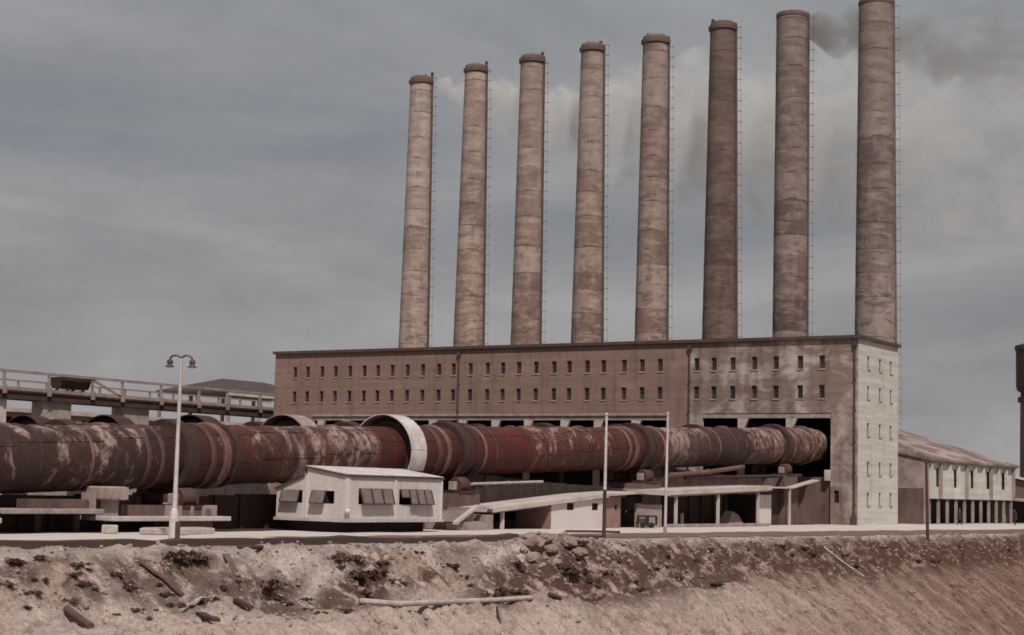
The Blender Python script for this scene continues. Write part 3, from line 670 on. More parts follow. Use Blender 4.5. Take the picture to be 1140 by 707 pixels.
pipe('brown sloping pipe under the bleached part of the kiln', [(3.2, 33, 4.1), (3.2, 26, 4.5), (3.2, 19, 5.1)], .2, M['rust_l'])
pipe('dark pipe running low under the kiln toward the house mouth', [(3.3, 30, 3.95), (3.3, 20, 4.2), (3.3, 6, 4.6)], .16, M['steel_d'])

# ---------------------------------------------------------------- raised platforms beside the kiln
def platform(label, v0, v1, u0, u1, z, m):
    t = thing('raised_platform', label, 'platform', (u0, (v0+v1)/2, 0), 0, 'raised concrete platforms beside the front kiln')
    h = (v1-v0)/2
    bm = B(); box(bm, 0, u1-u0, -h, h, z-.24, z, .03); obj('slab', bm, m, t)
    for y in (-h+.7, 0, h-.7):
        bm = B(); box(bm, 1.2, 1.6, y-.2, y+.2, 0, z-.243); obj('leg', bm, M['brown_dark'], t)
    bm = B(); box(bm, u1-u0-.5, u1-u0-.2, -h+.3, h-.3, 0, z-.245); obj('back_wall', bm, M['dark_int'], t)  # near-black panel: shade under the slab put into colour
    return t
platform('raised concrete platform by the kiln with a ribbed low wall on it', 95.0, 101.4, 2.6, 7., 1.2, M['concrete'])
platform('longer raised platform with a bright slab edge behind the lamp post', 85.9, 94.7, 2.4, 7., .84, M['concrete_l'])
platform('raised pale slab at the picture edge beyond the ribbed wall', 101.8, 108., 2.2, 7., .78, M['concrete_l'])
def ribbed(label, v0, v1, u, z0, z1, m, rib=.5):
    bm = B(); box(bm, u, u+.3, v0, v1, z0, z1)
    v = v0+.1
    while v < v1-.2: box(bm, u-.09, u-.002, v, v+.22, z0, z1-.05); v += rib
    return tag(obj('low_wall', bm, m), label, 'low wall')
ribbed('brown ribbed low wall standing on the platform at the lower kiln end', 94.3+.8, 99.6, 3.5, 1.203, 1.66, M['concrete_b'], .65)
ribbed('pale low wall standing on the bright edged platform', 86.3, 90., 3.1, .843, 1.42, M['concrete'], .9)
ribbed('dim low wall on the far part of the bright edged platform', 90.2, 93.2, 3.3, .843, 1.4, M['concrete_b'], .6)
bm = B(); box(bm, 2.9, 4.1, 93.2, 95.0, 1.64, 2.33, .08); box(bm, 2.75, 2.898, 93.3, 93.7, 1.68, 2.3); box(bm, 3.2, 4., 95.05, 95.3, 1.2, 2.0); box(bm, 3.3, 4., 93.4, 94.6, .85, 1.637)
tag(obj('gear_housing', bm, M['concrete']), 'pale boxy drive housing under the kiln above the ribbed wall', 'machine housing')
bm = B(); box(bm, -.25, .25, -.35, .35, 0, .42, .05); o = tag(obj('concrete_block', bm, M['concrete_l']), 'small white concrete block between the two platforms', 'block'); o.location = (2.0, 95.2, .02)
bm = B(); box(bm, -.6, .6, -2.1, 2.1, 0, .3, .04); box(bm, -.5, .5, -2.0, 2.0, .3, .34); o = tag(obj('concrete_slab', bm, M['concrete_l']), 'low pale concrete slab lying on the yard beside the lamp post', 'slab'); o.location = (.2, 92.3, .02)

# ---------------------------------------------------------------- white control shed
SU, SV0, SV1, SZ0 = -1.2, 71.2, 80.4, .78
def make_shed():
    t = thing('control_shed', 'white boarded shed with tilted flap windows standing raised below the kiln', 'shed', (SU, SV1, 0))
    Ls = SV1-SV0; D = 5.15; zf, zr, zb = 3.22, 3.66, 2.36; ur = 3.0
    # front wall, along -Y from the corner
    fo = [(1.0, 4.05, 1.62, 2.52), (4.85, 7.95, 1.62, 2.52)]
    zl = 3.2
    bm = B(); wall(bm, (0, 0, 0), (0, -1, 0), (-1, 0, 0), Ls, zf, fo, .12, SZ0)
    for y in (.55, 2.5, 4.02, 6.4, 8.4): box(bm, -.02, -.003, -y-.05, -y, SZ0+.02, 1.58); box(bm, -.02, -.003, -y-.05, -y, 2.56, zf-.06)
    obj('front_wall', bm, M['shed_white'], t)
    bm = B(); wall(bm, (0, 0, 0), (1, 0, 0), (0, 1, 0), D, 2.34, [(.95, 2.5, 1.62, 2.34), (3.25, 4.75, 1.62, 2.34)], .12, SZ0)
    vs_ = [bm.verts.new(p) for p in ((0, .0, 2.34), (D, 0, 2.34), (ur, 0, zl), (ur, 0, zr), (0, 0, zf))]; bm.faces.new(vs_[::-1])
    for x in (.5, 1.9, 3.9): box(bm, x, x+.05, .003, .02, SZ0+.02, 1.58)
    obj('gable_wall', bm, M['shed_white'], t)
    bm = B(); vs_ = [bm.verts.new(p) for p in ((0, -Ls, SZ0), (D, -Ls, SZ0), (D, -Ls, zb), (ur, -Ls, zl), (ur, -Ls, zr), (0, -Ls, zf))]; bm.faces.new(vs_)
    vs_ = [bm.verts.new(p) for p in ((D, 0, SZ0), (D, -Ls, SZ0), (D, -Ls, zb), (D, 0, zb))]; bm.faces.new(vs_[::-1])
    box(bm, ur-.05, ur, -Ls, 0, zl, zr); obj('back_wall', bm, M['shed_white'], t)
    bm = B(); box(bm, .15, D-.1, -Ls+.1, -.15, SZ0-.02, SZ0+.1); box(bm, 1.6, 1.7, -Ls+.1, -.15, SZ0+.11, 2.9); obj('interior', bm, M['dark_int'], t)
    bm = B(); th = .09; e = .06
    k1, k2 = (zr-zf)/ur, (zb-zl)/(D-ur)
    for (a, za, b, zb_) in ((-e, zf-k1*e, ur+.05, zr), (ur+.06, zl, D+.1, zb+k2*.1)):
        hexa(bm, [(a, -Ls-.06, za+.003), (b, -Ls-.06, zb_+.003), (b, .07, zb_+.003), (a, .07, za+.003), (a, -Ls-.06, za+th), (b, -Ls-.06, zb_+th), (b, .07, zb_+th), (a, .07, za+th)])
    obj('roof', bm, M['tin'], t)
    bm = B(); box(bm, -e-.05, -e-.003, -Ls-.06, .1, zf-k1*e-.06, zf-k1*e+th-.02)
    bar(bm, (-e, .095, zf-k1*e), (ur+.05, .095, zr+.02), .05, .1); bar(bm, (ur+.06, .095, zl+.02), (D+.1, .095, zb+.02), .05, .1)
    obj('fascia', bm, M['trim'], t)
    bm = B(); box(bm, -.1, D+.1, -Ls-.1, .1, SZ0-.16, SZ0-.003); obj('floor_slab', bm, M['concrete_l'], t)
    bm = B()
    box(bm, .9, D-.2, -Ls+.6, -.5, 0, SZ0-.163); obj('plinth', bm, M['dark_int'], t)  # recessed block coloured near black to paint the shade below the floor
    bm = B(); box(bm, -.05, -.003, -4.55, -4.35, SZ0, zf-.05); box(bm, -.05, -.003, -Ls+.01, -Ls+.16, SZ0, zf-.05); box(bm, -.05, -.003, -.16, .05, SZ0, zf-.05); box(bm, .0, .16, -.02, .05, SZ0, zf-.05); box(bm, 2.85, 2.99, .003, .05, SZ0, 3.2)
    obj('corner_board', bm, M['white'], t)
    # flap sashes: hinged at the top, kicked out at the bottom
    def sash(o, du, nrm, w, h, out, mull=True):
        o = Vector(o); du = Vector(du); nrm = Vector(nrm); dn = Vector((0, 0, -h))+nrm*out
        bm = B(); q = nrm*.05
        a, b_, c_, d_ = o, o+du*w, o+du*w+dn, o+dn
        hexa(bm, [d_, c_, b_, a, d_+q, c_+q, b_+q, a+q]); bmesh.ops.recalc_face_normals(bm, faces=bm.faces); s = obj('flap_window', bm, M['sash'], t)
        bm = B()
        bar(bm, d_+q*1.2+nrm*.02, c_+q*1.2+nrm*.02, .06); bar(bm, a+q+nrm*.02, d_+q+nrm*.02, .05); bar(bm, b_+q+nrm*.02, c_+q+nrm*.02, .05); obj('sash_frame', bm, M['brown_dark'], s)
    for y0, w, out in ((1.05, .96, .26), (2.06, .96, .25), (3.07, .94, .25), (5.72, .7, .22), (6.45, .74, .26), (7.22, .72, .26)):
        sash((-.01, -y0, 2.5), (0, -1, 0), (-1, 0, 0), w, .84, out)
    sash((-.01, -4.9, 2.5), (0, -1, 0), (-1, 0, 0), .78, .45, .14)
    sash((1.5, .01, 2.36), (1, 0, 0), (0, 1, 0), .98, .72, .24); sash((3.4, .01, 2.36), (1, 0, 0), (0, 1, 0), 1.3, .7, .22)
    bm = B(); bmesh.ops.create_uvsphere(bm, u_segments=12, v_segments=8, radius=.16, matrix=Matrix.Translation((-.12, .12, SZ0+.45))); bar(bm, (-.02, .02, SZ0+.45), (-.12, .12, SZ0+.45), .06); obj('corner_lamp', bm, M['white'], t, True)
make_shed()
bm = B(); box(bm, -.45, .45, -1.3, 1.3, 0, .5, .05); box(bm, -.4, .4, -1.2, 1.2, .5, .56); o = tag(obj('concrete_plinth', bm, M['concrete']), 'low tan concrete plinth on the yard just past the shed corner', 'plinth'); o.location = (1.0, 65.6, .02)

# ---------------------------------------------------------------- low canopies along the foot of the kiln
def slab_path(bm, path, u0, u1, th):
    for (va_, za), (vb, zb) in zip(path, path[1:]):
        hexa(bm, [(u0, vb, zb-th), (u1, vb, zb-th), (u1, va_, za-th), (u0, va_, za-th), (u0, vb, zb), (u1, vb, zb), (u1, va_, za), (u0, va_, za)])
    return bm
FU = .3
ta = thing('low_shelter', 'low sloping flat-roofed shelter with a whitewashed block below the red kiln', 'shelter', (0, 0, 0))
bm = B(); slab_path(bm, [(63.2, 1.42), (49.05, 2.44), (48., 2.5)], FU, 3.6, .26); slab_path(bm, [(47.99, 2.5), (43., 2.72), (38.4, 2.62)], FU, 3.6, .15); obj('roof', bm, M['concrete_l'], ta)
bm = B(); slab_path(bm, [(63.0, 1.14), (56., 1.64)], FU+.25, 3.5, .07); obj('roof_beam', bm, M['concrete'], ta)
bm = B(); box(bm, FU+.3, FU+.5, 61.4, 61.62, 0, 1.15); obj('post', bm, M['concrete_l'], ta)
bm = B(); hexa(bm, [(FU, 63.2, 0), (2.6, 63.2, 0), (2.6, 64.2, 0), (FU, 64.2, 0), (FU, 63.2, 1.0), (2.6, 63.2, 1.0), (2.6, 64.2, 1.0), (FU, 64.2, 1.0)]); box(bm, FU, 3.4, 64.203, 66.4, 0, .55); obj('end_block', bm, M['concrete'], ta)
bm = B(); slab_path(bm, [(67.3, .55), (64.9, 1.62), (63.205, 1.5)], FU, FU+.35, .16); obj('stair_string', bm, M['concrete_l'], ta)
bm = B()
for i in range(5): box(bm, FU+.36, 2.4, 64.9+i*.5, 65.397+i*.5, .56, 1.45-i*.2)
obj('stair_steps', bm, M['concrete'], ta)
bm = B(); box(bm, 3.3, 3.5, 38.4, 63.2, 0, 1.1); slab_path(bm, [(63.2, 1.1), (49.05, 2.1), (38.4, 2.3)], 3.3, 3.5, 1.0); obj('back_wall', bm, M['brown_dark'], ta)
bm = B(); wall(bm, (FU+.25, 55.6, 0), (0, -1, 0), (-1, 0, 0), 7.2, 2.06, [(2.1, 3.1, 1.32, 1.82), (5.6, 6.55, 1.32, 1.82)], .1)
box(bm, FU+.41, 3.28, 48.42, 48.6, 0, 2.06)
hexa(bm, [(FU+.27, 49.5, 2.062), (FU+.4, 49.5, 2.062), (FU+.4, 48.42, 2.062), (FU+.27, 48.42, 2.062), (FU+.27, 49.5, 2.08), (FU+.4, 49.5, 2.08), (FU+.4, 48.42, 2.15), (FU+.27, 48.42, 2.15)])
obj('whitewashed_wall', bm, M['white'], ta)
M['tan_brick'] = mat('tan_brick', (.27, .165, .13), (.17, .10, .078))
bm = B(); box(bm, FU+.27, 3.28, 55.603, 55.8, 0, 1.62); obj('side_wall', bm, M['tan_brick'], ta)
bm = B(); box(bm, FU+.42, FU+.5, 49., 53.4, 1.2, 1.95); obj('vent_opening', bm, M['dark_int'], ta)
bm = B(); wall(bm, (FU+.5, 48.2, 0), (0, -1, 0), (-1, 0, 0), 2.6, 2.3, [(1.95, 2.35, 1.35, 1.75)], .2)
n = 8; rows = []
for t in range(n+1):
    a = PI/2*t/n; rows.append((FU+.5+1.1*(1-math.cos(a)), 45.6-1.1*math.sin(a)))
for p, q in zip(rows, rows[1:]):
    vs_ = [bm.verts.new(x) for x in ((p[0], p[1], 0), (q[0], q[1], 0), (q[0], q[1], 2.3), (p[0], p[1], 2.3))]; bm.faces.new(vs_)
bmesh.ops.recalc_face_normals(bm, faces=bm.faces)
obj('brick_bay', bm, M['tan_brick'], ta)
bm = B(); box(bm, FU+.75, FU+.82, 45.7, 46.4, 1.2, 1.9); obj('vent_opening', bm, M['dark_int'], ta)
bm = B(); box(bm, FU+.6, FU+.8, 38.6, 42.6, 0, 1.75); obj('pale_bay', bm, mat('dusty_boards', (.34, .26, .235), (.22, .155, .13), stretch=(1, 1, 4)), ta)
# canopy on posts
tb = thing('post_canopy', 'longer open canopy with a thick pale fascia carried on three thin posts', 'canopy', (0, 0, 0))
bm = B(); slab_path(bm, [(38.2, 2.9), (19.25, 3.5)], FU, 5.2, .38); obj('roof', bm, M['concrete_l'], tb)
bm = B(); slab_path(bm, [(38., 2.54), (19.4, 3.14)], FU+.22, FU+.42, .16); obj('edge_beam', bm, M['trim_light'], tb)
for v in (36.8, 29.3, 21.5):
    z = 2.9+(38.2-v)/(38.2-19.25)*.6-.5
    bm = B(); box(bm, FU+.22, FU+.42, v-.11, v+.11, .1, z); obj('post', bm, M['concrete_l'], tb)
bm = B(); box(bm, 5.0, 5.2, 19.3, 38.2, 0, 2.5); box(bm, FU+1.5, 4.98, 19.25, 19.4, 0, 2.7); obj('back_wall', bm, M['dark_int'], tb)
bm = B(); box(bm, FU+.1, FU+.6, 19.6, 38, .0, .28, .02); obj('kerb', bm, M['concrete'], tb)
tc = thing('entry_canopy', 'short canopy over a white door panel against the kiln house wall', 'canopy', (0, 0, 0))
bm = B(); slab_path(bm, [(19.2, 3.42), (10.2, 3.48)], 2.2, 5.2, .14); slab_path(bm, [(10.19, 3.48), (4.2, 4.25)], 2.2, 3., .12); obj('roof', bm, M['concrete_l'], tc)
bm = B(); box(bm, 2.25, 2.42, 10.7, 10.88, .02, 3.33); obj('post', bm, M['concrete_l'], tc)
bm = B(); box(bm, 3.5, 3.7, 6., 19.2, .0, 3.26); obj('back_wall', bm, M['brown_dark'], tc)
bm = B(); box(bm, 3.2, 3.34, 12.9, 15.6, .05, 2.72, .02); box(bm, 3.16, 3.198, 14.2, 14.26, .05, 2.7); obj('door_panel', bm, M['white'], tc)
bm = B(); box(bm, -.35, .35, -.6, .6, 0, .75, .05); o = tag(obj('rubble_block', bm, M['concrete_b']), 'brown masonry lump on the entry canopy roof under the kiln', 'block'); o.location = (3.2, 13.5, 3.45)
# clutter under the canopies
bm = B(); box(bm, -.09, .09, -.09, .09, 0, 1.1); o = tag(obj('stub_post', bm, M['concrete_l']), 'short pale stub post under the long canopy', 'post'); o.location = (1.7, 33.6, 0)
bm = B(); hexa(bm, [(-.6, -1.6, 0), (.6, -1.6, 0), (.6, 1.6, 0), (-.6, 1.6, 0), (-.3, -1.0, .95), (.4, -1.2, 1.0), (.4, .2, 1.3), (-.3, .2, 1.25)]); o = tag(obj('sand_heap', bm, M['concrete']), 'grey heap under the long canopy near its last post', 'heap'); o.location = (2.2, 23.6, 0)
ct = thing('tube_cart', 'small black tube frame cart in front of the pale bay', 'cart', (FU-.3, 42.0, .0))
bm = B()
for a, b in (((0, -.8, .9), (0, .8, .9)), ((0, -.8, .25), (0, -.8, .9)), ((0, .8, .25), (0, .8, .9)), ((0, -.8, .3), (0, .8, .3)), ((.7, -.8, .9), (.7, .8, .9)), ((.7, -.8, .25), (.7, -.8, .9)), ((.7, .8, .25), (.7, .8, .9)), ((0, -.8, .9), (.7, -.8, .9)), ((0, .8, .9), (.7, .8, .9))): bar(bm, a, b, .12)
obj('frame', bm, M['coat'], ct)
for y in (-.7, .7):
    bm = B(); lathe(bm, [(.22, -.05), (.22, .05)], (.35, y, .22), (0, 1, 0), 16); obj('wheel', bm, M['coat'], ct)

# ---------------------------------------------------------------- low dark walls on the yard edge, poles, lamp
def lip_wall(label, v0, v1, off, h, th, m):
    bm = B(); n = int((v1-v0)/1.2); prev = None
    for i in range(n+1):
        v = v0+(v1-v0)*i/n; u = float(edge_u(v))+off+.05*fbm(v, 3.); hh = h*(1+.22*fbm(v*.9, 1.)); zb = terr(u, v)-.15
        w = th*(1+.15*fbm(v*.7, 8.))
        row = [bm.verts.new(p) for p in ((u, v, zb), (u+w, v, zb), (u+w*.85, v, zb+hh+.15), (u+w*.12, v, zb+hh+.12))]
        if prev:
            for k in range(4): bm.faces.new((prev[k], prev[(k+1) % 4], row[(k+1) % 4], row[k]))
        else: bm.faces.new(row[::-1])
        prev = row
    bm.faces.new(prev); bmesh.ops.recalc_face_normals(bm, faces=bm.faces)
    return tag(obj('low_wall', bm, m, None, True), label, 'low wall')
M['dark_curb'] = mat('dark_brown_curb', (.055, .028, .023), (.03, .016, .013), scale=.8, stretch=(1, .4, 1))
lip_wall('higher dark brown curb wall along the yard edge by the lamp post', 92.6, 128., 1.0, .32, .8, M['dark_curb'])
lip_wall('lower brown curb wall along the yard edge below the white shed', 73.5, 92.4, 1.2, .27, .8, M['dark_curb'])

lamp = thing('lamp_post', 'tall pale lamp post with two curled arms and bell shades', 'lamp post', (-4.93, 97.97, terr(-4.93, 97.97)))
ax = Vector((-.84, -.54, 0)); H_ = 8.35
bm = B(); tube(bm, [(0, 0, 1.2), (0, 0, 4.5), (0, 0, H_)], .11, 12, .075); obj('pole', bm, M['lamp_paint'], lamp, True)
bm = B(); lathe(bm, [(.24, -.1), (.22, .9), (.16, 1.35), (.11, 1.45)], n=14); obj('base', bm, M['lamp_paint'], lamp, True)
bm = B(); box(bm, -.3, -.19, -.13, .13, .1, .85, .02); obj('access_door', bm, M['trim'], lamp)
for s in (-1, 1):
    pts = []
    for k in range(11):
        a = PI*k/10; pts.append(ax*s*(.26-.26*math.cos(a)) + Vector((0, 0, H_-.08+.22*math.sin(a))))
    pts[-1] = pts[-1]+Vector((0, 0, -.06))
    bm = B(); tube(bm, pts, .05, 8); arm = obj('arm', bm, M['lamp_head'], lamp, True)
    p = pts[-1]; bm = B(); lathe(bm, [(.05, .08), (.13, .05), (.15, -.06), (.10, -.12), (.15, -.2), (.24, -.27), (.22, -.27), (.1, -.16)], p, (0, 0, 1), 20, cap=False); sh = obj('lamp_shade', bm, M['lamp_head'], arm, True)
    bm = B(); bmesh.ops.create_uvsphere(bm, u_segments=12, v_segments=8, radius=.1, matrix=Matrix.Translation(p+Vector((0, 0, -.24)))); obj('bulb', bm, M['white'], arm, True)

def pole(label, u, v, top, r, m, lean=(0, 0), cat='pole', m2=None, split=0):
    z = terr(u, v)-.1
    t = thing('utility_pole', label, cat, (u, v, z))
    f = lambda h: (lean[0]*h/top, lean[1]*h/top, h)
    bm = B(); tube(bm, [f(split), f((split+top)/2), f(top)], r, 10, r*.75); obj('shaft', bm, m, t, True)
    if split:
        bm = B(); tube(bm, [f(0), f(split)], r*1.15, 10); obj('tarred_foot', bm, m2, t, True)
    bm = B(); lathe(bm, [(r*.9, top), (r*1.1, top+.02), (r*.9, top+.1), (.01, top+.14)], (lean[0], lean[1], 0), n=10); obj('cap', bm, m, t)
    return t
pole('tall thin pole with a pale top and dark foot on the bank lip', -14.05, 74.05, 7.0, .09, M['lamp_paint'], (.0, -.05), m2=M['brown_dark'], split=2.9)
pole('tall thin pale pole on the yard in front of the canopy', -8.8, 56.7, 7.9, .10, M['lamp_paint'], (-.05, -.05), m2=M['concrete'], split=.6)
pole('dark wooden pole on the bank lip in front of the curved hall', -19.2, 35.9, 5.9, .12, M['wood_d'], (.08, .12))

# ---------------------------------------------------------------- gallery bridge behind the kilns
M['bridge'] = mat('bridge_steelwork', (.30, .225, .20), (.17, .115, .10), scale=.8)
GU = 80.
g = thing('gallery_bridge', 'long overhead gallery bridge on piers passing behind the kilns', 'bridge', (GU, 0, 0))
v0, v1 = -9., 62.
bm = B(); box(bm, -1.4, 1.4, v0, v1, 11.45, 11.75); obj('deck', bm, M['bridge'], g)
bm = B(); box(bm, -1.6, -1.403, v0, v1, 11.6, 11.95); obj('parapet', bm, M['bridge'], g)
bm = B(); box(bm, -1.35, -1.0, v0, v1, 10.7, 11.447); box(bm, 1.0, 1.35, v0, v1, 10.7, 11.447); obj('girder', bm, M['brown_dark'], g)
bm = B(); box(bm, -1.62, -1.36, v0, v1, 13.42, 13.7); obj('top_beam', bm, M['bridge'], g)
bm = B(); box(bm, 1.3, 1.5, v0, v1, 12.75, 12.9); obj('back_rail', bm, M['bridge'], g)
px_posts = [4, 54, 102.6, 136, 179.5, 221.6, 253, 290]
pv = []
for px in px_posts:
    d = ray(px, 435); pv.append(CAM[1]+d[1]*(GU-1.5-CAM[0])/d[0])
pv += [pv[0]+7.5, pv[0]+15, pv[0]+22]
for v in pv:
    bm = B(); box(bm, -1.76, -1.603, v-.24, v+.24, 11.2, 12.1); box(bm, -1.6, -1.42, v-.15, v+.15, 12.103, 13.417); obj('post', bm, M['bridge'], g)
for k in range(18):
    v = v0+2+k*3.9; bm = B(); box(bm, 1.32, 1.48, v-.12, v+.12, 11.753, 12.747); obj('rail_post', bm, M['bridge'], g)
bm = B(); bar(bm, (-1.5, pv[3]+4.5, 13.4), (-1.5, pv[3]+.2, 11.8), .2, .22); obj('brace', bm, M['bridge'], g)
for px0, px1, mm in ((-6, 7, 'concrete_l'), (48, 79, 'concrete'), (137, 166, 'concrete')):
    d0, d1 = ray(px0, 460), ray(px1, 460); a = CAM[1]+d0[1]*(GU-.9-CAM[0])/d0[0]; b = CAM[1]+d1[1]*(GU-.9-CAM[0])/d1[0]
    bm = B(); box(bm, -.9, .9, b, a, 0, 10.69); obj('pier', bm, M[mm], g)
cart = thing('ore_wagon', 'dark tipping wagon standing on the deck of the gallery bridge', 'wagon', (GU-.1, 23.6+2.5, 11.75))
bm = B(); hexa(bm, [(-.8, -1.9, .5), (.8, -1.9, .5), (.8, 1.9, .5), (-.8, 1.9, .5), (-1., -2.2, 1.7), (1., -2.2, 1.7), (1., 2.2, 1.7), (-1., 2.2, 1.7)]); obj('body', bm, M['brown_dark'], cart)
for y in (-1.1, 1.1):
    bm = B(); lathe(bm, [(.25, -.9), (.25, -.75), (.08, -.74), (.08, .74), (.25, .75), (.25, .9)], (0, y, .26), (1, 0, 0), 16); obj('wheelset', bm, M['steel_d'], cart)
# low hall behind the bridge and the far open shed
hall = thing('low_hall', 'long low grey hall with a pale roof edge behind the gallery bridge', 'building', (86., 0, 0))
bm = B(); wall(bm, (0, 34., 0), (0, -1, 0), (-1, 0, 0), 58., 9.7, [(3+i*4.2, 5.6+i*4.2, 8.0, 9.2) for i in range(13)], .3); obj('wall', bm, M['concrete'], hall)
bm = B(); box(bm, .31, .4, -23.9, 33.9, 0, 9.5); obj('interior', bm, M['dark_int'], hall)
bm = B(); box(bm, -.35, 12, -24.2, 34.2, 9.703, 10.15); obj('roof', bm, M['concrete_l'], hall)
bm = B(); box(bm, 0, 11.8, 33.8, 34., 0, 9.7); box(bm, 0, 11.8, -24., -23.8, 0, 9.7); box(bm, 11.6, 11.8, -23.8, 33.8, 0, 9.7); obj('end_wall', bm, M['concrete'], hall)
sh = thing('open_shed', 'dark hipped open shed roof standing far beyond the gallery bridge', 'shed', (95., -19., 0))
bm = B()
P = [(-4, -12.5, 14.7), (-4, 7.5, 14.7), (9, 7.5, 14.7), (9, -12.5, 14.7), (2.5, -7., 16.6), (2.5, 1.5, 16.6)]
vs_ = [bm.verts.new(p) for p in P]
for f_ in ((0, 4, 5, 1), (1, 5, 2), (2, 5, 4, 3), (3, 4, 0)): bm.faces.new([vs_[i] for i in f_])
lo = [bm.verts.new((p[0], p[1], p[2]-.35)) for p in P[:4]]
for i in range(4): bm.faces.new((vs_[i], vs_[(i+1) % 4], lo[(i+1) % 4], lo[i]))
bm.faces.new(lo); bmesh.ops.recalc_face_normals(bm, faces=bm.faces); obj('roof', bm, M['roof_felt'], sh)
bm = B(); box(bm, -4.05, -3.9, -12.4, 7.4, 13.95, 14.3); obj('edge_beam', bm, M['concrete_l'], sh)
for x in (-3.7, 8.7):
    for y in (-12, -5.5, 1, 7):
        bm = B(); box(bm, x-.2, x+.2, y-.2, y+.2, 0, 14.34); obj('post', bm, M['concrete'], sh)

# ---------------------------------------------------------------- the pale hall past the gable end
rh = thing('pale_hall', 'pale hall with tall windows, brown hipped roof and an open row of posts below', 'building', (0, 0, 0))
HV0, HV1 = -20.6, -51.5; HZ = 7.; LL = HV0-HV1
wo = [(2.2+i*5.9, 4.0+i*5.9, 4.0, 6.0) for i in range(5)]
bm = B(); wall(bm, (0, HV0, 0), (0, -1, 0), (-1, 0, 0), LL, HZ, wo, .35, 2.75); obj('front_wall', bm, M['render'], rh)
for q in wo:
    bm = B(); y = HV0-q[0]; w = q[1]-q[0]
    for a, b, c, d_ in ((0, .12, q[2], q[3]), (w-.12, w, q[2], q[3]), (.12, w-.12, q[2], q[2]+.1), (.12, w-.12, q[3]-.1, q[3]), (w/2-.05, w/2+.05, q[2]+.1, q[3]-.1), (.12, w/2-.05, 5, 5.08), (w/2+.05, w-.12, 5, 5.08)): box(bm, .2, .3, y-b, y-a, c, d_)
    wn = obj('window', bm, M['frame'], rh); bm = B(); box(bm, .305, .345, y-w, y, q[2], q[3]); obj('pane', bm, M['glass'], wn)
for i in range(11):
    y = HV0-.3-i*LL/10.35; bm = B(); box(bm, -.28, -.003, y-.28, y+.28, 2.75, 6.55); obj('pilaster', bm, M['concrete' if i % 3 == 1 else 'render'], rh)
bm = B(); box(bm, -.32, -.0, HV1, HV0, 6.553, 6.95); obj('frieze', bm, M['concrete'], rh)
for i in range(11):
    y = HV0-.35-i*LL/10.4; bm = B(); box(bm, .0, .28, y-.13, y+.13, 0, 2.74); obj('post', bm, M['concrete'], rh)
bm = B(); box(bm, 3.0, 3.2, HV1, HV0-.4, 0, 2.7); box(bm, .36, 12, HV1, HV0-.4, 2.55, 2.74); obj('interior', bm, M['dark_int'], rh)
bm = B(); hexa(bm, [(0, HV0, 0), (12, HV0, 0), (12, HV0+.3, 0), (0, HV0+.3, 0), (0, HV0, 6.95), (12, HV0, 9.6), (12, HV0+.3, 9.6), (0, HV0+.3, 6.95)]); bmesh.ops.recalc_face_normals(bm, faces=bm.faces); obj('side_wall', bm, M['concrete'], rh)
bm = B(); box(bm, .5, 3.2, HV0+.303, HV0+.4, 0, 3.8); obj('side_gate', bm, M['concrete_b'], rh)
bm = B()
P = [(-.5, HV0+.5, 7.0), (4.5, HV0+.5, 8.0), (9.5, HV0+.2, 11.2), (9.5, -37., 10.8), (-.5, HV1-.5, 6.95), (19, HV1-.5, 6.95), (19, HV0+.5, 7.)]
vs_ = [bm.verts.new(p) for p in P]
for f_ in ((0, 1, 2), (0, 2, 3), (0, 3, 4), (3, 5, 4), (2, 6, 5, 3)): bm.faces.new([vs_[i] for i in f_])
geo_ = bmesh.ops.extrude_face_region(bm, geom=bm.faces[:])['geom']
bmesh.ops.translate(bm, vec=(0, 0, -.25), verts=[x for x in geo_ if isinstance(x, bmesh.types.BMVert)])
bmesh.ops.recalc_face_normals(bm, faces=bm.faces)
obj('roof', bm, mat('brown_tile_roof', (.17, .115, .10), (.32, .26, .235), scale=.4, stretch=(1, .5, 1), amt=(.46, .58)), rh)
bm = B(); box(bm, 18.5, 18.8, HV1, HV0, 0, 6.9); box(bm, .33, 18.5, HV1, HV1+.3, 0, 6.9); obj('back_wall', bm, M['concrete'], rh)
bm = B()
for y in (-24., -27.5):
    bar(bm, (9.3, y, 11.), (9.3, y, 12.6), .12)
    bar(bm, (9.3, y-.9, 12.5), (9.3, y+.9, 12.5), .09)
obj('roof_mast', bm, M['trim'], rh)

ls = thing('lean_to_shed', 'brown lean-to shed with a pale sloping roof edge past the pale hall', 'shed', (3., -66., 0))
bm = B(); hexa(bm, [(0, -14, 0), (9, -14, 0), (9, 12, 0), (0, 12, 0), (0, -14, 4.6), (9, -14, 6.8), (9, 12, 6.8), (0, 12, 5.8)]); obj('wall', bm, M['concrete_b'], ls)
bm = B(); hexa(bm, [(-.5, -14.4, 4.61), (9.4, -14.4, 6.9), (9.4, 12.4, 6.9), (-.5, 12.4, 5.9), (-.5, -14.4, 4.85), (9.4, -14.4, 7.1), (9.4, 12.4, 7.1), (-.5, 12.4, 6.15)]); obj('roof', bm, M['tin'], ls)
bm = B(); box(bm, -.06, -.003, -11, 9, .1, 2.6); obj('gate', bm, M['dark_int'], ls)
bm = B(); hexa(bm, [(-3.6, -14, 2.6), (-.07, -14, 2.9), (-.07, 11, 2.9), (-3.6, 11, 2.6), (-3.6, -14, 2.75), (-.07, -14, 3.05), (-.07, 11, 3.05), (-3.6, 11, 2.75)]); obj('awning', bm, M['concrete'], ls)
for y in (-13., -5, 3., 10.5):
    bm = B(); box(bm, -3.5, -3.3, y-.1, y+.1, 0, 2.6); obj('awning_post', bm, M['brown_dark'], ls)

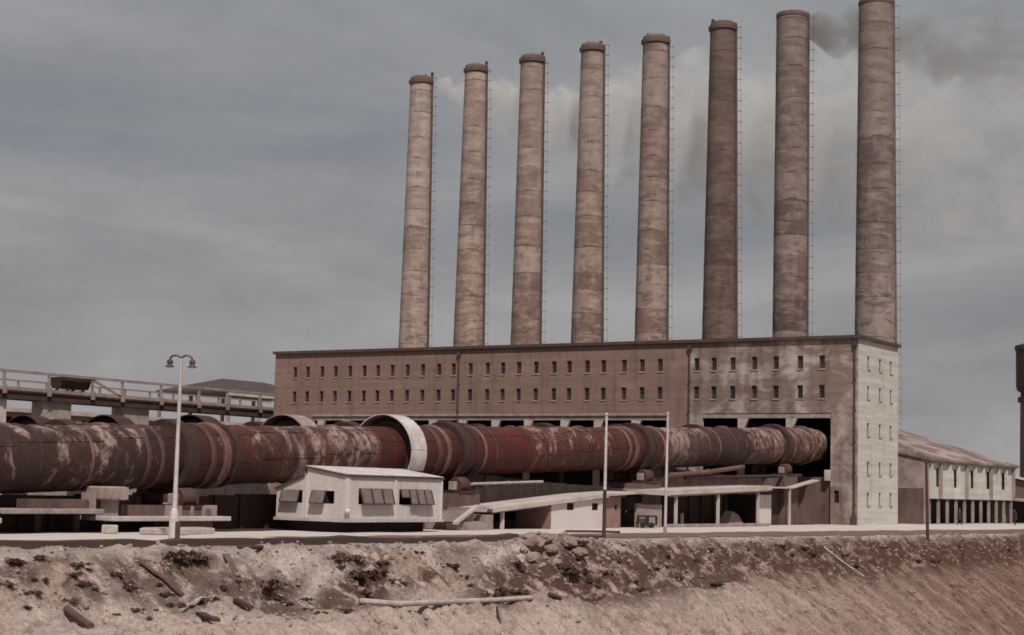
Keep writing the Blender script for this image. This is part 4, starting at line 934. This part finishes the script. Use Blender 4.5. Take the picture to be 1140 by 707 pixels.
# ---------------------------------------------------------------- water tower at the picture edge
d = ray(1166, 560); t_ = 250/(d@FV); wp = CAM+d*t_
wt = thing('water_tower', 'slim dark water tower with a wider tank on top', 'water tower', (float(wp[0]), float(wp[1]), 0))
bm = B(); lathe(bm, [(3.95, 0), (3.75, 17.4), (3.75, 17.8)], n=40); obj('shaft', bm, M['concrete_b'], wt, True)
bm = B(); lathe(bm, [(4.1, 17.3), (4.1, 18.), (3.7, 18.05), (3.7, 18.7), (4.2, 19.), (4.35, 19.6), (4.35, 24.9), (4.5, 25.0), (4.5, 25.6), (4.3, 25.7), (.4, 26.9), (.01, 26.95)], n=40, cap=False); obj('tank', bm, M['brown_dark'], wt, True)
for z in (8., 13.):
    bm = B(); box(bm, -.4, .4, 3.7, 3.95, z, z+1.4); obj('window', bm, M['glass'], wt)

# ---------------------------------------------------------------- people
def person(label, u, v, rz, stride):
    t = thing('person', label, 'person', (u, v, terr(u, v)+.02), rz)
    J = {'pel': (0, 0, .95), 'che': (0, .02, 1.28), 'nek': (0, .02, 1.48), 'hed': (0, .04, 1.60), 'top': (0, .03, 1.70),
         'hl': (-.1, 0, .90), 'kl': (-.11, stride*.5+.04, .50), 'al': (-.11, stride-.02, .09), 'tl': (-.12, stride+.16, .04),
         'hr': (.1, 0, .90), 'kr': (.11, -stride*.3+.06, .50), 'ar': (.11, -stride-.02, .09), 'tr': (.12, -stride+.16, .04),
         'sl': (-.19, .02, 1.42), 'el': (-.25, -.06, 1.15), 'wl': (-.24, .06, .90), 'gl': (-.24, .09, .80), 'sr': (.19, .02, 1.42), 'er': (.25, .02, 1.15), 'wr': (.24, .14, .92), 'gr': (.24, .18, .83)}
    rr = {'pel': .15, 'che': .17, 'nek': .065, 'hed': .10, 'top': .075, 'hl': .10, 'kl': .07, 'al': .05, 'tl': .045, 'hr': .10, 'kr': .07, 'ar': .05, 'tr': .045, 'sl': .075, 'el': .055, 'wl': .04, 'gl': .035, 'sr': .075, 'er': .055, 'wr': .04, 'gr': .035}
    names = list(J); ed = ['pel-che', 'che-nek', 'nek-hed', 'hed-top', 'pel-hl', 'hl-kl', 'kl-al', 'al-tl', 'pel-hr', 'hr-kr', 'kr-ar', 'ar-tr', 'che-sl', 'sl-el', 'el-wl', 'wl-gl', 'che-sr', 'sr-er', 'er-wr', 'wr-gr']
    me = bpy.data.meshes.new('body'); me.from_pydata([J[n] for n in names], [tuple(names.index(x) for x in e.split('-')) for e in ed], [])
    o = bpy.data.objects.new('body', me); C.objects.link(o); o.parent = t
    me.materials.append(M['coat'])
    md = o.modifiers.new('skin', 'SKIN'); sv = me.skin_vertices[0].data
    for i, n in enumerate(names): sv[i].radius = (rr[n], rr[n])
    sv[0].use_root = True
    o.modifiers.new('sub', 'SUBSURF').levels = 1; o.modifiers['sub'].render_levels = 2
    bm = B(); bmesh.ops.create_uvsphere(bm, u_segments=14, v_segments=10, radius=.088, matrix=Matrix.Translation((0, .075, 1.60)) @ Matrix.Diagonal((.85, .8, 1.15, 1))); bmesh.ops.create_icosphere(bm, subdivisions=1, radius=.02, matrix=Matrix.Translation((0, .15, 1.59))); obj('face', bm, M['skin'], t, True)
    bm = B(); lathe(bm, [(.115, 1.66), (.12, 1.70), (.10, 1.76), (.01, 1.78)], (0, .03, 0), n=14); obj('cap', bm, M['hair'], t, True)
    bm = B(); lathe(bm, [(.25, .62), (.225, .8), (.205, 1.0), (.215, 1.2), (.2, 1.4), (.1, 1.49)], n=14, cap=False); obj('coat', bm, M['coat'], t, True)
person('person in a dark coat walking past the open posts of the pale hall', -2.9, -21.6, rad(60), .2)
person('person in dark clothes near the lean-to shed at the picture edge', -4.9, -35., rad(-40), .12)

# ---------------------------------------------------------------- things lying on the bank
def on_bank(px, py, lift=0.): p = hit(px, py); return Vector((p[0], p[1], terr(p[0], p[1])+lift))
def plank(label, p0, p1, w, th, m, name='plank', cat='plank'):
    a, b = on_bank(*p0, th*.5), on_bank(*p1, th*.5); bm = B(); n = 6; prev = None
    s = (b-a).normalized().cross(Vector((0, 0, 1))).normalized()
    for i in range(n+1):
        q = a+(b-a)*i/n; z = q.z+.02*math.sin(i*1.7)
        zz = max(z, terr(q.x, q.y)+th*.35)
        c = Vector((q.x, q.y, zz)); row = [bm.verts.new(c+s*w/2*k+Vector((0, 0, h))) for k, h in ((-1, -th/2), (1, -th/2), (1, th/2), (-1, th/2))]
        if prev:
            for k in range(4): bm.faces.new((prev[k], prev[(k+1) % 4], row[(k+1) % 4], row[k]))
        else: bm.faces.new(row[::-1])
        prev = row
    bm.faces.new(prev); bmesh.ops.recalc_face_normals(bm, faces=bm.faces)
    return tag(obj(name, bm, m), label, cat)
M['plank_b'] = mat('earthy_plank', (.135, .082, .065), (.075, .044, .035), scale=2.5)
plank('wide dark brown plank lying down the bank slope below the lamp post', (157, 633), (203, 667), .4, .08, M['plank_b'])
plank('narrow dark plank lying down the slope left of the big dark weed clump', (251, 628), (277, 668), .28, .08, M['plank_b'])
plank('short dark plank at the foot of the narrow plank', (262, 673), (280, 682), .28, .12, M['brown_dark'])
plank('short dark board lying flat on the bench below the bank', (222, 686), (241, 692), .3, .1, M['brown_dark'])
plank('pale weathered board at the foot of the wide dark plank', (201, 681), (226, 674), .22, .08, M['wood_l'])
def log(label, pts, r, m, name='log', cat='log'):
    bm = B(); P_ = [on_bank(x, y, r*.8) for x, y in pts]
    for i in range(1, len(P_)-1): P_[i].z = max(P_[i].z, (P_[i-1].z+P_[i+1].z)/2-.05)
    tube(bm, P_, r, 10, r*.9)
    return tag(obj(name, bm, m, None, True), label, cat)
log('dark fallen log on the pale bench in the lower corner', [(74, 689), (88, 697), (101, 702)], .15, M['weed'])
log('long pale pipe lying level along the bench of the bank', [(400, 674.5), (445, 675.5), (500, 673), (550, 671), (592, 670)], .13, M['wood_l'], 'pipe', 'pipe')
log('short piece of pipe lying past the end of the long pale pipe', [(611, 669.5), (624, 669)], .11, M['brown_dark'], 'pipe', 'pipe')
log('thin bleached pole lying down the slope near the dark wooden pole', [(917, 612), (936, 628), (961, 643)], .07, M['wood_l'], 'pole', 'pole')
log('thin dark stick poking down the slope below the long pipe', [(553, 680), (557, 696)], .05, M['brown_dark'], 'stick', 'stick')
log('dark beam lying on the yard in front of the whitewashed wall', [(630, 593.2), (660, 593.4), (690, 594)], .1, M['brown_dark'], 'beam', 'beam')
log('pair of flat dark timbers at the lip below the end of the higher curb', [(265, 614.5), (292, 613.5)], .1, M['brown_dark'], 'timber', 'timber')

def weed_mesh(n, r, h, seed):
    rnd = random.Random(seed); bm = B()
    cl = [(rnd.gauss(0, .45)*r, rnd.gauss(0, .45)*r, rnd.uniform(.5, 1)) for _ in range(6)]
    for i in range(n):
        cxx, cyy, k = rnd.choice(cl); a = rnd.uniform(0, 2*PI); q = abs(rnd.gauss(0, .28))*r
        x, y = cxx+q*math.cos(a), cyy+q*math.sin(a); hh = h*k*rnd.uniform(.25, 1)*max(.25, 1-q/r)
        ln = rnd.uniform(.02, .075); ti = rnd.uniform(-1, 1)
        c = Vector((x, y, hh-.05)); d1 = Vector((math.cos(a)*ln, math.sin(a)*ln, ln*ti)); d2 = Vector((-math.sin(a)*ln*.5, math.cos(a)*ln*.5, rnd.uniform(-.05, .05)))
        vs_ = [bm.verts.new(c+p) for p in (-d1-d2*.4, d2-d1*.2, d1+d2*.2, -d2)]; bm.faces.new(vs_)
        if i % 4 == 0:
            vs_ = [bm.verts.new(p) for p in (Vector((cxx, cyy, -.15)), Vector((cxx+.025, cyy, -.15)), c+Vector((.01, 0, 0)), c)]; bm.faces.new(vs_)
    return bm
WM = []
for i in range(5):
    o_ = weed_mesh(1500, .55, .26, i)
    me = bpy.data.meshes.new('weed_clump'); o_.to_mesh(me); o_.free(); me.materials.append(M['weed'] if i < 3 else M['weed_b']); WM.append(me)
def weed(px, py, s, label, k=0, group='dry weed clumps on the earth bank', sz=None):
    o = bpy.data.objects.new('weed_clump', WM[k]); C.objects.link(o); o.location = on_bank(px, py, -.02); o.rotation_euler = (0, 0, random.uniform(0, 6.28)); o.scale = (s, s, sz or s)
    tag(o, label, 'weed', group)
weed(296, 652, 1.25, 'large nearly black weed clump alone on the pale slope', 0, sz=1.4)
weed(450, 649, .55, 'small round black weed on the pale slope above the long pipe', 1)
weed(388, 622, 1.3, 'dark weed patch at the top of the brown gully by the lip', 3); weed(400, 641, 1.2, 'dark weed clump halfway down the brown gully', 2); weed(407, 660, 1.0, 'dark weed clump at the foot of the brown gully', 4)
weed(205, 622, 1.3, 'broad dark weed patch under the curb below the lamp post', 2); weed(220, 628, .9, 'brown weed patch beside the broad one under the curb', 4)
weed(553, 660, 1.0, 'dark weed clump just above the end of the long pipe', 1); weed(640, 637, 1.1, 'dark weed clump on the rubble heap slope', 0); weed(625, 632, .9, 'ragged weed clump beside the rubble heap', 2)
weed(800, 650, .9, 'isolated brown weed clump at the foot of the dark slope', 3)
small = [(10, 628), (20, 628), (45, 622), (5, 650), (38, 648), (47, 648), (35, 661), (27, 677), (86, 630), (98, 636), (83, 642), (91, 654), (105, 657), (78, 669), (128, 640), (138, 650), (145, 662), (129, 687), (150, 680), (168, 690), (178, 652), (186, 668), (192, 676), (310, 668), (320, 676), (345, 680), (420, 640), (428, 634), (437, 652), (410, 668), (465, 617), (500, 633), (515, 645), (522, 655), (540, 635), (572, 628), (580, 636), (545, 664), (574, 658), (655, 645), (662, 650), (640, 622), (650, 612), (672, 640), (690, 628), (705, 650), (715, 657), (730, 640), (745, 632), (757, 643), (742, 620), (775, 625), (790, 615), (830, 611), (842, 620), (868, 608), (880, 618), (897, 612), (905, 622), (925, 612), (940, 622), (952, 632), (985, 612), (1000, 618), (1022, 625), (1040, 626), (1065, 608), (1085, 612), (1112, 606), (1121, 612), (230, 672), (245, 655), (268, 648), (340, 668), (360, 683), (385, 680)]
for i, (x, y) in enumerate(small):
    weed(x, y, random.uniform(.35, .7), 'low dry weed tuft rooted in the bare earth bank', i % 5, 'small dry weed tufts on the earth bank')
M['boulder'] = mat('earthy_boulder', (.26, .185, .155), (.13, .082, .066), scale=1.6)
bl = ['largest rounded boulder in the heap at the bank lip', 'boulder leaning right behind the largest in the heap', 'flat topped boulder at the lip near the thin dark footed pole', 'small boulder low in front of the heap on the bank', 'boulder between the largest and the flat topped one', 'half buried boulder just below the flat topped one']
for i, (x, y, r) in enumerate([(594, 611, .5), (607, 607, .38), (632, 609, .46), (590, 624, .27), (614, 613, .34), (645, 617, .38)]):
    bm = B(); bmesh.ops.create_icosphere(bm, subdivisions=4, radius=r)
    for v_ in bm.verts:
        n_ = v_.co.normalized(); f_ = 1+.30*fbm(n_.x*1.3+i*3, n_.y*1.3, n_.z*1.3, 4)+.1*fbm(n_.x*4, n_.y*4+i, n_.z*4, 3); v_.co = Vector((n_.x*r*f_*1.25, n_.y*r*f_, n_.z*r*f_*.72))
    o = obj('boulder', bm, M['boulder'], None, True); o.location = on_bank(x, y, r*.15); o.rotation_euler = (0, 0, i*1.3); tag(o, bl[i], 'boulder', 'boulders heaped at the bank lip')
# stones and clods: nobody could count them
bm = B(); rnd = random.Random(3)
for i in range(3800):
    v = rnd.uniform(20, 114); s = abs(rnd.gauss(0, 2.2)); s = s if rnd.random() < .55 else rnd.uniform(0, 7); u = float(edge_u(v))-s+.3
    r = rnd.choice((.03, .04, .05, .06, .08, .12))*rnd.uniform(.7, 1.2)
    if 75 < v < 84 and s < 2.2: r *= 1.9
    mtx = Matrix.Translation((u, v, terr(u, v)+r*.25)) @ Matrix.Rotation(rnd.uniform(0, 6), 4, 'Z') @ Matrix.Rotation(rnd.uniform(0, 6), 4, 'X') @ Matrix.Diagonal((1, rnd.uniform(.6, 1), rnd.uniform(.5, .9), 1))
    bmesh.ops.create_icosphere(bm, subdivisions=1, radius=r, matrix=mtx)
o = obj('bank_stones', bm, M['stone']); o['kind'] = 'stuff'; o['label'] = 'loose stones and clods scattered over the earth bank'

# ---------------------------------------------------------------- smoke
def smoke(name, label, u_from, u_to, zc, R, vc, dens, colr, seed, thr, sc, gain, pw, fade, near):
    """zc, R, vc: values at u_from and u_to; a closed widening hull with a broken-up density inside"""
    bm = B(); n = 18; prof = []; rows = []
    L_ = u_from-u_to
    for k in range(n+1):
        f_ = k/n; e = 1.0 if 0 < k < n else .3
        g_ = f_**pw; r = (R[0]+(R[1]-R[0])*g_)*e; c = Vector((u_from-L_*f_, vc[0]+(vc[1]-vc[0])*g_, zc[0]+(zc[1]-zc[0])*g_))
        rows.append([bm.verts.new(c+Vector((0, math.cos(2*PI*j/20)*r*1.05, math.sin(2*PI*j/20)*r*1.05))) for j in range(20)])
    for a, b in zip(rows, rows[1:]):
        for j in range(20): bm.faces.new((a[j], a[(j+1) % 20], b[(j+1) % 20], b[j]))
    bm.faces.new(rows[0]); bm.faces.new(rows[-1][::-1]); bmesh.ops.recalc_face_normals(bm, faces=bm.faces)
    m = bpy.data.materials.new('smoke'); m.use_nodes = True; nt = m.node_tree; nt.nodes.remove(nt.nodes['Principled BSDF'])
    pos = geoco(nt); sp = N(nt, 'ShaderNodeSeparateXYZ'); L(nt, pos, sp.inputs[0])
    f_ = mth(nt, 'DIVIDE', mth(nt, 'SUBTRACT', u_from, sp.outputs[0]), L_)
    g_ = mth(nt, 'POWER', f_, pw)
    zz = mth(nt, 'SUBTRACT', sp.outputs[2], mth(nt, 'MULTIPLY_ADD', g_, zc[1]-zc[0], zc[0])); vv = mth(nt, 'SUBTRACT', sp.outputs[1], mth(nt, 'MULTIPLY_ADD', g_, vc[1]-vc[0], vc[0]))
    rr = mth(nt, 'MULTIPLY_ADD', g_, R[1]-R[0], R[0])
    q = mth(nt, 'DIVIDE', mth(nt, 'SQRT', mth(nt, 'ADD', mth(nt, 'MULTIPLY', zz, zz), mth(nt, 'MULTIPLY', vv, vv))), rr)
    n1 = noise_node(nt, pos, sc, (.8, 1, 1), 5, .6, .8, loc=(seed, seed*2, 0))
    k = mth(nt, 'SUBTRACT', mth(nt, 'MULTIPLY_ADD', n1, gain, thr), q)
    if near: k = mth(nt, 'ADD', k, mth(nt, 'MULTIPLY', ramp(nt, f_, [(0., 1.), (.22, 0.)]), near))
    k = mth(nt, 'MULTIPLY', ramp(nt, k, [(0., 0.), (.22, 1.)]), mth(nt, 'SUBTRACT', 1., ramp(nt, f_, [(fade[0], 0.), (fade[1], 1.)])))
    k = mth(nt, 'MULTIPLY', k, ramp(nt, f_, [(0., 0.), (.02, 1.)]))
    dn = mth(nt, 'DIVIDE', mth(nt, 'MULTIPLY', k, dens), rr)
    pv_ = N(nt, 'ShaderNodeVolumePrincipled'); pv_.inputs['Color'].default_value = (*colr, 1); L(nt, dn, pv_.inputs['Density']); pv_.inputs['Anisotropy'].default_value = .0
    L(nt, pv_.outputs[0], nt.nodes['Material Output'].inputs['Volume'])
    o = obj(name, bm, m); o['kind'] = 'stuff'; o['label'] = label
    return o
smoke('smoke', 'pale billowing smoke drifting along the tops of the chimney row', 62.6, -45., (53.2, 37.), (1.4, 21.), (-15.6, -41.), 2.0, (.88, .875, .85), 3.3, -1.24, .19, 3.8, .7, (.28, .75), 0.)
smoke('dark_smoke', 'darker smoke trailing from the chimney second from the gable end', 12.8, -50., (54.2, 40.), (1.8, 17.), (-14.4, -33.), 1.3, (.36, .335, .315), 11.7, -1.25, .22, 3.6, .95, (.03, .5), .5)
